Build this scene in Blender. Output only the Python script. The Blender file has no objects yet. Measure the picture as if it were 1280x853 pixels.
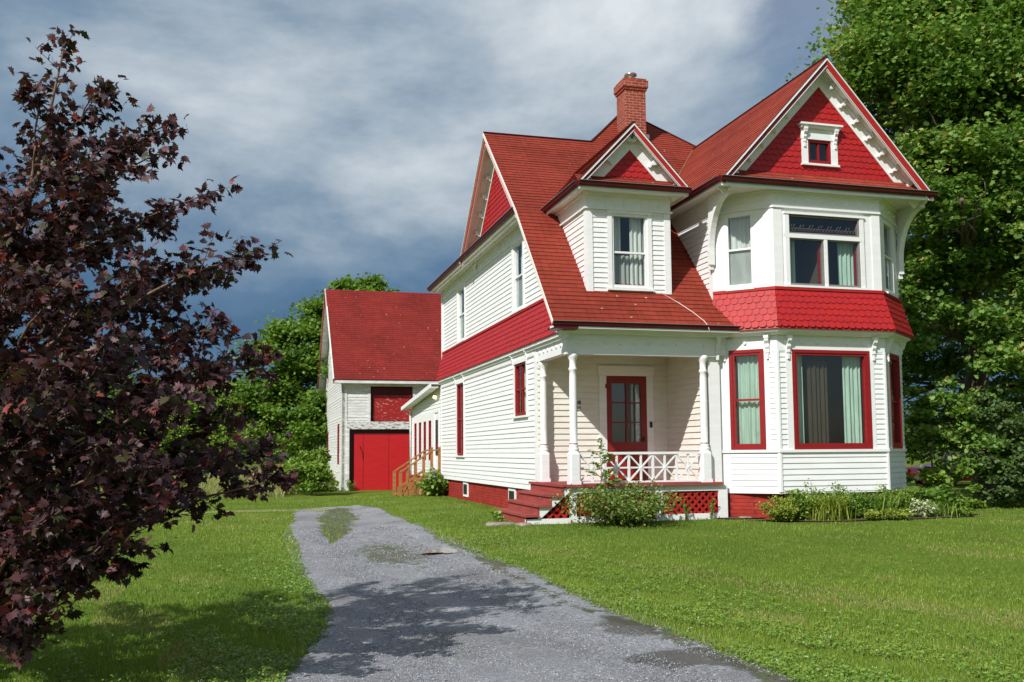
import bpy, math, random
import numpy as np
from math import radians as RD, sin, cos, pi
random.seed(7); rng = np.random.default_rng(7)
sc = bpy.context.scene
COL = sc.collection

# ------------------------------------------------------------------ camera
F_PX = 1170.0; EYE = 1.6
PITCH = RD(4.5); ROLL = RD(0.45)
SH = 565.0 - 426.5 - F_PX*math.tan(PITCH)
cam_d = bpy.data.cameras.new('camera'); cam = bpy.data.objects.new('camera', cam_d); COL.objects.link(cam)
cam_d.sensor_width = 36; cam_d.lens = 36*F_PX/1280; cam_d.shift_y = SH/1280
cam_d.clip_start = 0.05; cam_d.clip_end = 3000
from mathutils import Matrix, Vector
cam.matrix_world = Matrix.Translation((0, 0, EYE)) @ Matrix.Rotation(pi/2 + PITCH, 4, 'X') @ Matrix.Rotation(-ROLL, 4, 'Z')
sc.camera = cam
sc.render.resolution_x = 1024; sc.render.resolution_y = 682

# ------------------------------------------------------------------ light
TH = RD(15.4)                                   # the house is turned by this angle
SUN_EL = RD(39.5)
tl = (1.0, 0.83)                                # sun travels this way in the house's own axes
tw = (tl[0]*cos(TH)-tl[1]*sin(TH), tl[0]*sin(TH)+tl[1]*cos(TH))
n_ = math.hypot(*tw); tw = (tw[0]/n_, tw[1]/n_)
sd = bpy.data.lights.new('sun', 'SUN'); so = bpy.data.objects.new('sun', sd); COL.objects.link(so)
sd.energy = 4.6; sd.angle = RD(0.5); sd.color = (1.0, 0.975, 0.93)
so.rotation_euler = Vector((tw[0]*cos(SUN_EL), tw[1]*cos(SUN_EL), -sin(SUN_EL))).to_track_quat('-Z', 'Y').to_euler()
so.location = (-20, -20, 30)

SKO = 3.7
w = bpy.data.worlds.new("World"); sc.world = w; w.use_nodes = True
nt = w.node_tree; nt.nodes.clear()
def N(t, **k):
    n = nt.nodes.new(t)
    for a, b in k.items(): setattr(n, a, b)
    return n
L = lambda a, b: nt.links.new(a, b)
out = N('ShaderNodeOutputWorld'); bg = N('ShaderNodeBackground'); bg.inputs['Strength'].default_value = 0.08
sky = N('ShaderNodeTexSky', sky_type='NISHITA', sun_disc=False)
sky.sun_elevation = SUN_EL; sky.sun_rotation = math.atan2(-tw[0], -tw[1]) % (2*pi)
tc = N('ShaderNodeTexCoord'); mp = N('ShaderNodeMapping'); mp.inputs['Scale'].default_value = (1.0, 1.0, 1.9); mp.inputs['Location'].default_value = (SKO, 0, 0)
L(tc.outputs['Generated'], mp.inputs['Vector'])
nz = N('ShaderNodeTexNoise'); nz.inputs['Scale'].default_value = 1.75; nz.inputs['Detail'].default_value = 9
nz.inputs['Roughness'].default_value = 0.58; nz.inputs['Distortion'].default_value = 0.15
L(mp.outputs[0], nz.inputs['Vector'])
sx = N('ShaderNodeSeparateXYZ'); L(tc.outputs['Generated'], sx.inputs[0])
def mth(op, a, b=None, c=None):
    n = N('ShaderNodeMath', operation=op)
    for i, v in enumerate((a, b, c)):
        if v is None: continue
        if isinstance(v, (int, float)): n.inputs[i].default_value = v
        else: L(v, n.inputs[i])
    return n.outputs[0]
def rng_(v, a, b, c=0.0, d=1.0):
    n = N('ShaderNodeMapRange', interpolation_type='SMOOTHSTEP'); L(v, n.inputs[0])
    for i, q in enumerate((a, b, c, d)): n.inputs[i+1].default_value = q
    return n.outputs[0]
elev = rng_(sx.outputs[2], 0.10, 0.42)
low = rng_(sx.outputs[2], 0.0, 0.16, 0.20, 0.0)
xr = rng_(sx.outputs[0], -0.35, 0.45)
t1 = mth('MULTIPLY', elev, 0.72)
t2 = mth('MULTIPLY_ADD', mth('SUBTRACT', nz.outputs[0], 0.5), 2.7, t1)
t3 = mth('MULTIPLY_ADD', xr, 0.16, t2)
t4 = mth('ADD', mth('ADD', t3, low), -0.10)
rp = N('ShaderNodeValToRGB'); L(t4, rp.inputs[0])
cr = rp.color_ramp
cr.elements[0].position = 0.0; cr.elements[0].color = (0.60, 1.22, 2.10, 1)
cr.elements[1].position = 1.0; cr.elements[1].color = (5.4, 5.8, 6.1, 1)
e = cr.elements.new(0.22); e.color = (0.88, 1.58, 2.55, 1)
e = cr.elements.new(0.45); e.color = (1.65, 2.35, 3.15, 1)
e = cr.elements.new(0.70); e.color = (3.3, 3.85, 4.4, 1)
# ramp colours are clamped to display, so bring them up with a scale
for el in cr.elements:
    c_ = el.color; el.color = (c_[0]/10, c_[1]/10, c_[2]/10, 1)
sca = N('ShaderNodeVectorMath', operation='SCALE'); L(rp.outputs[0], sca.inputs[0]); sca.inputs['Scale'].default_value = 15.2
# clouds fill the sky ahead (north); the sky behind is clear with some cloud
ahead = rng_(sx.outputs[1], -0.35, 0.25)
nz2 = N('ShaderNodeTexNoise'); nz2.inputs['Scale'].default_value = 3.5; nz2.inputs['Detail'].default_value = 5
L(mp.outputs[0], nz2.inputs['Vector'])
gap = rng_(nz2.outputs[0], 0.40, 0.62, 0.35, 1.0)
# a hole of blue high on the right
hole_d = N('ShaderNodeVectorMath', operation='DOT_PRODUCT'); L(tc.outputs['Generated'], hole_d.inputs[0])
hv = Vector((0.31, 0.85, 0.465)).normalized(); hole_d.inputs[1].default_value = hv
hole = rng_(mth('MULTIPLY_ADD', mth('SUBTRACT', 0.5, nz.outputs[0]), 0.03, hole_d.outputs['Value']), 0.9925, 0.9985, 0.0, 0.75)
fac = mth('MULTIPLY', mth('MAXIMUM', ahead, mth('MULTIPLY', gap, 0.5)), mth('SUBTRACT', 1.0, hole))
mx = N('ShaderNodeMix', data_type='RGBA'); L(fac, mx.inputs[0]); L(sky.outputs[0], mx.inputs[6]); L(sca.outputs[0], mx.inputs[7])
L(mx.outputs[2], bg.inputs[0]); L(bg.outputs[0], out.inputs[0])
sc.view_settings.view_transform = 'Standard'; sc.view_settings.look = 'None'
sc.view_settings.exposure = 0.16; sc.view_settings.gamma = 1.0
sc.render.engine = 'CYCLES'
sc.cycles.max_bounces = 8; sc.cycles.transparent_max_bounces = 12

# ------------------------------------------------------------------ materials
MATS = {}
class Mat:
    def __init__(s, name, col, rough=0.6, spec=0.3, metal=0.0):
        m = bpy.data.materials.new(name); m.use_nodes = True; s.m = m; s.nt = m.node_tree
        s.b = s.nt.nodes['Principled BSDF']
        s.b.inputs['Base Color'].default_value = (*col, 1); s.b.inputs['Roughness'].default_value = rough
        s.b.inputs['Specular IOR Level'].default_value = spec; s.b.inputs['Metallic'].default_value = metal
        MATS[name] = m; s.col = col
    def n(s, t, **k):
        x = s.nt.nodes.new(t)
        for a, b in k.items(): setattr(x, a, b)
        return x
    def l(s, a, b): s.nt.links.new(a, b)
    def coord(s, kind='Object', scale=(1, 1, 1)):
        t = s.n('ShaderNodeTexCoord'); m = s.n('ShaderNodeMapping'); m.inputs['Scale'].default_value = scale
        s.l(t.outputs[kind], m.inputs[0]); return m.outputs[0]
    def noise(s, vec, scale, detail=4, rough=0.55, dist=0.0):
        n = s.n('ShaderNodeTexNoise'); n.inputs['Scale'].default_value = scale; n.inputs['Detail'].default_value = detail
        n.inputs['Roughness'].default_value = rough; n.inputs['Distortion'].default_value = dist
        s.l(vec, n.inputs['Vector']); return n.outputs[0]
    def ramp(s, v, stops):
        r = s.n('ShaderNodeValToRGB'); s.l(v, r.inputs[0]); e = r.color_ramp.elements
        e[0].position, e[0].color = stops[0][0], (*stops[0][1], 1)
        e[1].position, e[1].color = stops[-1][0], (*stops[-1][1], 1)
        for p, c in stops[1:-1]:
            q = e.new(p); q.color = (*c, 1)
        return r.outputs[0]
    def mix(s, f, a, b, mode='MIX'):
        x = s.n('ShaderNodeMix', data_type='RGBA', blend_type=mode)
        for i, v in ((0, f), (6, a), (7, b)):
            if isinstance(v, (int, float)): x.inputs[i].default_value = v
            elif isinstance(v, tuple): x.inputs[i].default_value = (*v, 1)
            else: s.l(v, x.inputs[i])
        return x.outputs[2]
    def base(s, v): s.l(v, s.b.inputs['Base Color'])
    def bump(s, v, strength=0.3, dist=0.01):
        b = s.n('ShaderNodeBump'); b.inputs['Strength'].default_value = strength; b.inputs['Distance'].default_value = dist
        s.l(v, b.inputs['Height']); s.l(b.outputs[0], s.b.inputs['Normal']); return b

def k(c, f): return tuple(min(1, x*f) for x in c)
def paint(name, col, rough=0.5, dirt=None, amount=0.25, bump=0.08, wear=None, wear_at=0.68):
    M = Mat(name, col, rough); v = M.coord()
    vs = M.coord(scale=(1.3, 1.3, 7))
    a = M.noise(vs, 1.6, 6, 0.65); c = M.ramp(a, [(0.35, dirt or k(col, 0.78)), (0.6, col), (0.8, k(col, 1.06))])
    c = M.mix(amount*3 if amount*3 < 1 else 1.0, col, c)
    if wear:
        wv = M.noise(M.coord(scale=(1, 1, 3.2)), 5.5, 9, 0.72)
        c = M.mix(M.ramp(wv, [(wear_at, (0, 0, 0)), (wear_at+0.035, (1, 1, 1))]), c, wear)
    M.base(c); M.bump(M.noise(v, 55, 3), bump, 0.004); return M
W0 = (0.79, 0.79, 0.785)
paint('white_paint', W0, 0.45, (0.70, 0.70, 0.68), 0.18, 0.1, (0.50, 0.48, 0.44), 0.745)
paint('white_old', (0.74, 0.74, 0.72), 0.6, (0.5, 0.5, 0.46), 0.3, 0.15, (0.34, 0.32, 0.29), 0.63)
paint('white_peeling', (0.70, 0.70, 0.68), 0.7, (0.5, 0.5, 0.46), 0.3, 0.2, (0.17, 0.15, 0.14), 0.52)
paint('cream_siding', (0.74, 0.73, 0.655), 0.55, (0.66, 0.58, 0.5), 0.2)
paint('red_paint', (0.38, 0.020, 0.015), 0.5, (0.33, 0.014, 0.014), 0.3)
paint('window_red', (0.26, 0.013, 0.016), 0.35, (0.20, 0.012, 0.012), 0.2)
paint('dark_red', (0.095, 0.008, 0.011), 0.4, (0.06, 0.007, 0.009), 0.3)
paint('scallop_red', (0.42, 0.017, 0.016), 0.5, (0.33, 0.018, 0.022), 0.33)
paint('door_red', (0.23, 0.020, 0.016), 0.4, (0.17, 0.016, 0.012), 0.3)
paint('step_red', (0.33, 0.062, 0.052), 0.7, (0.23, 0.045, 0.038), 0.33, 0.2, (0.60, 0.48, 0.42), 0.66)
paint('barn_door_red', (0.52, 0.016, 0.020), 0.45, (0.44, 0.014, 0.016), 0.3)
paint('hay_door_red', (0.34, 0.018, 0.018), 0.5, (0.25, 0.014, 0.014), 0.3, 0.1, (0.66, 0.52, 0.40), 0.60)
paint('stair_wood', (0.36, 0.17, 0.055), 0.6, (0.24, 0.10, 0.035), 0.3, 0.15)
paint('gutter_metal', (0.22, 0.20, 0.19), 0.35)
paint('pale_blue', (0.30, 0.48, 0.62), 0.6)
paint('grey_roof', (0.16, 0.17, 0.18), 0.8)
M = Mat('black_metal', (0.02, 0.02, 0.02), 0.4)
M = Mat('steel', (0.6, 0.6, 0.6), 0.28, 0.5, 0.9); M = Mat('cable', (0.75, 0.66, 0.6), 0.5)
M = Mat('tire', (0.015, 0.015, 0.015), 0.8)
M = Mat('car_red', (0.70, 0.006, 0.012), 0.35, 0.4); M.b.inputs['Coat Weight'].default_value = 0.6
M = Mat('amber', (0.8, 0.35, 0.05), 0.2)
M = Mat('lamp_glow', (1, 0.8, 0.4), 0.3); M.b.inputs['Emission Color'].default_value = (1, 0.75, 0.35, 1); M.b.inputs['Emission Strength'].default_value = 4

def roof_mat(name, col, exp=0.135, streak=0.5):
    M = Mat(name, col, 0.85, 0.15); uv = M.coord('UV')
    br = M.n('ShaderNodeTexBrick'); br.offset = 0.5; M.l(uv, br.inputs['Vector'])
    br.inputs['Scale'].default_value = 1.0; br.inputs['Brick Width'].default_value = 0.305; br.inputs['Row Height'].default_value = exp
    br.inputs['Mortar Size'].default_value = 0.004; br.inputs['Mortar Smooth'].default_value = 0.3; br.inputs['Bias'].default_value = 0
    br.inputs['Color1'].default_value = (*k(col, 0.90), 1); br.inputs['Color2'].default_value = (*k(col, 1.10), 1); br.inputs['Mortar'].default_value = (*k(col, 0.38), 1)
    big = M.noise(uv, 0.55, 6, 0.6); fine = M.noise(uv, 160, 2, 0.7)
    c = M.mix(0.9, br.outputs[0], M.ramp(big, [(0.3, (0.72, 0.72, 0.74)), (0.5, (1, 1, 1)), (0.75, (1.18, 1.12, 1.08))]), 'MULTIPLY')
    st = M.noise(M.coord('UV', (5, 0.5, 1)), 1.7, 5, 0.7)
    c = M.mix(streak, c, M.ramp(st, [(0.35, (0.68, 0.66, 0.64)), (0.6, (1, 1, 1))]), 'MULTIPLY')
    c = M.mix(0.5, c, M.ramp(fine, [(0.3, (0.6, 0.6, 0.6)), (0.7, (1.35, 1.3, 1.25))]), 'MULTIPLY')
    sp = M.noise(uv, 7.5, 2, 0.4)   # lichen flecks
    c = M.mix(M.ramp(sp, [(0.735, (0, 0, 0)), (0.76, (1, 1, 1))]), c, (0.48, 0.36, 0.22))
    M.base(c); M.bump(fine, 0.5, 0.004); return M
roof_mat('roof_shingle', (0.255, 0.040, 0.024))
roof_mat('roof_shingle_wing', (0.30, 0.050, 0.031))
roof_mat('barn_shingle', (0.215, 0.024, 0.019), 0.16, 0.4)

def brick_mat(name, c1, c2, mortar, paint=False, size=(0.21, 0.075)):
    M = Mat(name, c1, 0.8, 0.2); t = M.n('ShaderNodeTexCoord'); s = M.n('ShaderNodeSeparateXYZ'); M.l(t.outputs['Object'], s.inputs[0])
    add = M.n('ShaderNodeMath', operation='ADD'); M.l(s.outputs[0], add.inputs[0]); M.l(s.outputs[1], add.inputs[1])
    cb = M.n('ShaderNodeCombineXYZ'); M.l(add.outputs[0], cb.inputs[0]); M.l(s.outputs[2], cb.inputs[1])
    br = M.n('ShaderNodeTexBrick'); M.l(cb.outputs[0], br.inputs['Vector']); br.inputs['Scale'].default_value = 1
    br.inputs['Brick Width'].default_value = size[0]; br.inputs['Row Height'].default_value = size[1]
    br.inputs['Mortar Size'].default_value = 0.006; br.inputs['Bias'].default_value = 0.0
    br.inputs['Color1'].default_value = (*c1, 1); br.inputs['Color2'].default_value = (*c2, 1); br.inputs['Mortar'].default_value = (*mortar, 1)
    nn = M.noise(t.outputs['Object'], 6, 6, 0.65)
    c = M.mix(0.8, br.outputs[0], M.ramp(nn, [(0.3, (0.65, 0.62, 0.6)), (0.55, (1, 1, 1)), (0.8, (1.2, 1.15, 1.1))]), 'MULTIPLY')
    M.base(c)
    inv = M.n('ShaderNodeMath', operation='MULTIPLY_ADD'); M.l(br.outputs['Fac'], inv.inputs[0]); inv.inputs[1].default_value = -1.0; M.l(nn, inv.inputs[2])
    M.bump(inv.outputs[0], 0.6, 0.01)
brick_mat('brick', (0.36, 0.065, 0.035), (0.26, 0.045, 0.025), (0.42, 0.30, 0.24))
brick_mat('painted_brick', (0.36, 0.036, 0.026), (0.29, 0.028, 0.020), (0.20, 0.020, 0.016))

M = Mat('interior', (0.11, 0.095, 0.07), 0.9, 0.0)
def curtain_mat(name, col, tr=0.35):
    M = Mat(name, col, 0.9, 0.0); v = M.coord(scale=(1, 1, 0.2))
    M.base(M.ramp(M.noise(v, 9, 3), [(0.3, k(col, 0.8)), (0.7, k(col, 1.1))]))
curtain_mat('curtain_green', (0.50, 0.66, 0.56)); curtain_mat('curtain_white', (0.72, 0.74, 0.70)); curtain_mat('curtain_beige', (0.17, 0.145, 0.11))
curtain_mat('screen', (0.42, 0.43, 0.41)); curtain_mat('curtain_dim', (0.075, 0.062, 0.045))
# thin window glass: mostly see-through with a grazing reflection
M = Mat('glass', (0.8, 0.85, 0.85), 0.02)
gl = M.n('ShaderNodeBsdfGlossy'); gl.inputs['Roughness'].default_value = 0.02; gl.inputs['Color'].default_value = (0.9, 0.95, 1, 1)
tr = M.n('ShaderNodeBsdfTransparent'); tr.inputs[0].default_value = (0.80, 0.84, 0.82, 1)
geo = M.n('ShaderNodeNewGeometry'); dt = M.n('ShaderNodeVectorMath', operation='DOT_PRODUCT'); M.l(geo.outputs['Incoming'], dt.inputs[0]); M.l(geo.outputs['Normal'], dt.inputs[1])
def gm(op, a, b=None):
    n = M.n('ShaderNodeMath', operation=op)
    for i, v in enumerate((a, b)):
        if v is None: continue
        if isinstance(v, (int, float)): n.inputs[i].default_value = v
        else: M.l(v, n.inputs[i])
    return n.outputs[0]
# Schlick's reflectance, the same from both sides of the pane
fres = gm('ADD', gm('MULTIPLY', gm('POWER', gm('SUBTRACT', 1.0, gm('ABSOLUTE', dt.outputs['Value'])), 5.0), 0.92), 0.08)
ms = M.n('ShaderNodeMixShader'); M.l(fres, ms.inputs[0]); M.l(tr.outputs[0], ms.inputs[1]); M.l(gl.outputs[0], ms.inputs[2])
wv = M.n('ShaderNodeBump'); wv.inputs['Strength'].default_value = 0.06; wv.inputs['Distance'].default_value = 0.02
M.l(M.noise(M.coord(), 3.0, 2), wv.inputs['Height']); M.l(wv.outputs[0], gl.inputs['Normal'])
M.l(ms.outputs[0], M.nt.nodes['Material Output'].inputs[0])

def leaf_mat(name, stops, rough=0.5, trans=0.3, spec=0.3):
    M = Mat(name, stops[0][1], rough, spec)
    a = M.n('ShaderNodeAttribute', attribute_name='var'); c = M.ramp(a.outputs['Fac'], stops); M.base(c)
    t = M.n('ShaderNodeBsdfTranslucent')
    b2 = M.mix(1.0, c, (1.5, 1.5, 0.7), 'MULTIPLY'); M.l(b2, t.inputs[0])
    ms = M.n('ShaderNodeMixShader'); ms.inputs[0].default_value = trans
    M.l(M.b.outputs[0], ms.inputs[1]); M.l(t.outputs[0], ms.inputs[2]); M.l(ms.outputs[0], M.nt.nodes['Material Output'].inputs[0])
leaf_mat('leaf_purple', [(0, (0.022, 0.010, 0.013)), (0.45, (0.048, 0.017, 0.024)), (0.75, (0.14, 0.050, 0.058)), (0.86, (0.04, 0.05, 0.018)), (1, (0.24, 0.05, 0.045))], 0.5, 0.22, 0.4)  # brighter reddish stop paints sunlit highlights into some of the leaves
leaf_mat('leaf_maple', [(0, (0.07, 0.14, 0.024)), (0.5, (0.125, 0.235, 0.042)), (0.9, (0.25, 0.38, 0.09)), (1, (0.40, 0.38, 0.11))], 0.5, 0.35)
leaf_mat('leaf_tree', [(0, (0.06, 0.125, 0.018)), (0.5, (0.115, 0.215, 0.028)), (1, (0.20, 0.32, 0.04))], 0.55, 0.35)
leaf_mat('leaf_blue_green', [(0, (0.05, 0.09, 0.03)), (1, (0.12, 0.19, 0.055))], 0.6, 0.25)
leaf_mat('leaf_garden', [(0, (0.08, 0.16, 0.02)), (0.5, (0.17, 0.28, 0.04)), (1, (0.32, 0.42, 0.09))], 0.5, 0.3)
leaf_mat('leaf_yellow', [(0, (0.12, 0.18, 0.02)), (1, (0.34, 0.40, 0.06))], 0.5, 0.3)
leaf_mat('leaf_spirea', [(0, (0.055, 0.11, 0.02)), (0.6, (0.14, 0.22, 0.035)), (0.9, (0.24, 0.28, 0.06)), (1, (0.26, 0.08, 0.05))], 0.5, 0.25)
leaf_mat('leaf_variegated', [(0, (0.14, 0.22, 0.06)), (0.5, (0.36, 0.42, 0.20)), (1, (0.66, 0.66, 0.48))], 0.6, 0.2)
leaf_mat('petal_white', [(0, (0.6, 0.6, 0.58)), (1, (0.85, 0.85, 0.82))], 0.6, 0.2)
leaf_mat('petal_purple', [(0, (0.28, 0.14, 0.38)), (1, (0.5, 0.34, 0.6))], 0.6, 0.2)
leaf_mat('grass_blade', [(0, (0.070, 0.145, 0.018)), (0.5, (0.150, 0.250, 0.034)), (0.92, (0.31, 0.36, 0.06)), (1, (0.34, 0.30, 0.13))], 0.55, 0.3)
leaf_mat('clover_leaf', [(0, (0.09, 0.18, 0.02)), (1, (0.24, 0.36, 0.06))], 0.5, 0.3)
leaf_mat('dry_grass', [(0, (0.17, 0.23, 0.06)), (0.5, (0.32, 0.35, 0.12)), (1, (0.52, 0.46, 0.24))], 0.7, 0.3)

def bark_mat(name, col):
    M = Mat(name, col, 0.9, 0.1); v = M.coord(scale=(1, 1, 0.25)); a = M.noise(v, 22, 6, 0.7)
    M.base(M.ramp(a, [(0.3, k(col, 0.5)), (0.7, k(col, 1.3))])); M.bump(a, 0.7, 0.02)
bark_mat('bark', (0.14, 0.11, 0.085)); bark_mat('bark_maple', (0.20, 0.135, 0.10)); bark_mat('stem', (0.16, 0.12, 0.06))

M = Mat('ground_grass', (0.09, 0.15, 0.02), 0.95, 0.05); v = M.coord()
a = M.noise(v, 0.55, 6, 0.6); b = M.noise(v, 26, 4, 0.7); d = M.noise(v, 1.9, 5, 0.6)
c = M.ramp(a, [(0.3, (0.085, 0.135, 0.018)), (0.55, (0.125, 0.180, 0.025)), (0.75, (0.17, 0.21, 0.04))])
c = M.mix(0.8, c, M.ramp(b, [(0.25, (0.45, 0.45, 0.4)), (0.7, (1.3, 1.3, 1.2))]), 'MULTIPLY')
c = M.mix(M.ramp(d, [(0.66, (0, 0, 0)), (0.78, (0.6, 0.6, 0.6))]), c, (0.22, 0.19, 0.08))
M.base(c); M.bump(b, 0.8, 0.03)

M = Mat('gravel', (0.2, 0.2, 0.21), 0.9, 0.2); v = M.coord()
vo = M.n('ShaderNodeTexVoronoi'); vo.inputs['Scale'].default_value = 62; M.l(v, vo.inputs['Vector'])
vo2 = M.n('ShaderNodeTexVoronoi'); vo2.inputs['Scale'].default_value = 150; M.l(v, vo2.inputs['Vector'])
sp = M.n('ShaderNodeSeparateColor'); M.l(vo.outputs['Color'], sp.inputs[0]); sp2 = M.n('ShaderNodeSeparateColor'); M.l(vo2.outputs['Color'], sp2.inputs[0])
st1 = M.ramp(sp.outputs[0], [(0.0, (0.15, 0.155, 0.17)), (0.5, (0.30, 0.305, 0.33)), (0.85, (0.42, 0.425, 0.45)), (1.0, (0.55, 0.55, 0.56))])
st2 = M.ramp(sp2.outputs[0], [(0.0, (0.14, 0.142, 0.155)), (0.6, (0.30, 0.305, 0.325)), (1.0, (0.48, 0.485, 0.49))])
pm = M.noise(v, 3.0, 5, 0.6)
c = M.mix(M.ramp(pm, [(0.42, (0, 0, 0)), (0.6, (1, 1, 1))]), st1, st2)
big = M.noise(v, 0.7, 6, 0.62)
c = M.mix(0.9, c, M.ramp(big, [(0.3, (0.62, 0.60, 0.56)), (0.5, (1, 1, 1)), (0.75, (1.15, 1.15, 1.15))]), 'MULTIPLY')
# dirt between the wheel tracks and wet hollows follow an attribute painted on the sheet's own vertices
at = M.n('ShaderNodeAttribute', attribute_name='dirt'); wt = M.n('ShaderNodeAttribute', attribute_name='wet')
dn = M.noise(v, 5, 5, 0.65)
md = M.n('ShaderNodeMath', operation='MULTIPLY_ADD'); M.l(dn, md.inputs[0]); md.inputs[1].default_value = 1.2; M.l(at.outputs['Fac'], md.inputs[2])
c = M.mix(M.ramp(md.outputs[0], [(0.95, (0, 0, 0)), (1.25, (0.85, 0.85, 0.85))]), c, M.mix(M.ramp(dn, [(0.4, (0, 0, 0)), (0.6, (1, 1, 1))]), (0.11, 0.085, 0.055), (0.085, 0.12, 0.03)))
mw = M.n('ShaderNodeMath', operation='MULTIPLY_ADD'); M.l(pm, mw.inputs[0]); mw.inputs[1].default_value = 0.9; M.l(wt.outputs['Fac'], mw.inputs[2])
wetf = M.ramp(mw.outputs[0], [(0.85, (0, 0, 0)), (1.1, (1, 1, 1))])
c = M.mix(wetf, c, M.mix(0.78, c, (0.055, 0.05, 0.04)))
M.base(c)
bwm = M.n('ShaderNodeRGBToBW'); M.l(wetf, bwm.inputs[0]); rr = M.n('ShaderNodeMapRange'); M.l(bwm.outputs[0], rr.inputs[0]); rr.inputs[3].default_value = 0.9; rr.inputs[4].default_value = 0.3
M.l(rr.outputs[0], M.b.inputs['Roughness'])
hh = M.n('ShaderNodeMath', operation='ADD'); M.l(vo.outputs['Distance'], hh.inputs[0]); M.l(vo2.outputs['Distance'], hh.inputs[1])
M.bump(hh.outputs[0], 0.9, 0.012)
M = Mat('water', (0.05, 0.045, 0.035), 0.06, 1.0); M.bump(M.noise(M.coord(), 28, 3), 0.12, 0.01); M.b.inputs['IOR'].default_value = 1.6
M = Mat('soil', (0.10, 0.07, 0.05), 0.95); M.base(M.ramp(M.noise(M.coord(), 18, 5, 0.7), [(0.3, (0.05, 0.034, 0.025)), (0.7, (0.16, 0.115, 0.085))])); M.bump(M.noise(M.coord(), 40, 4), 1.0, 0.03)
M = Mat('dry_track', (0.2, 0.2, 0.08), 0.95); M.base(M.ramp(M.noise(M.coord(), 3, 7, 0.7), [(0.35, (0.12, 0.18, 0.03)), (0.6, (0.26, 0.24, 0.12)), (0.75, (0.30, 0.28, 0.18))]))
M = Mat('stone', (0.3, 0.26, 0.22), 0.9); M.base(M.ramp(M.noise(M.coord(), 9, 6, 0.7), [(0.3, (0.13, 0.10, 0.08)), (0.7, (0.42, 0.36, 0.30))])); M.bump(M.noise(M.coord(), 20, 5), 0.8, 0.02)

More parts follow.
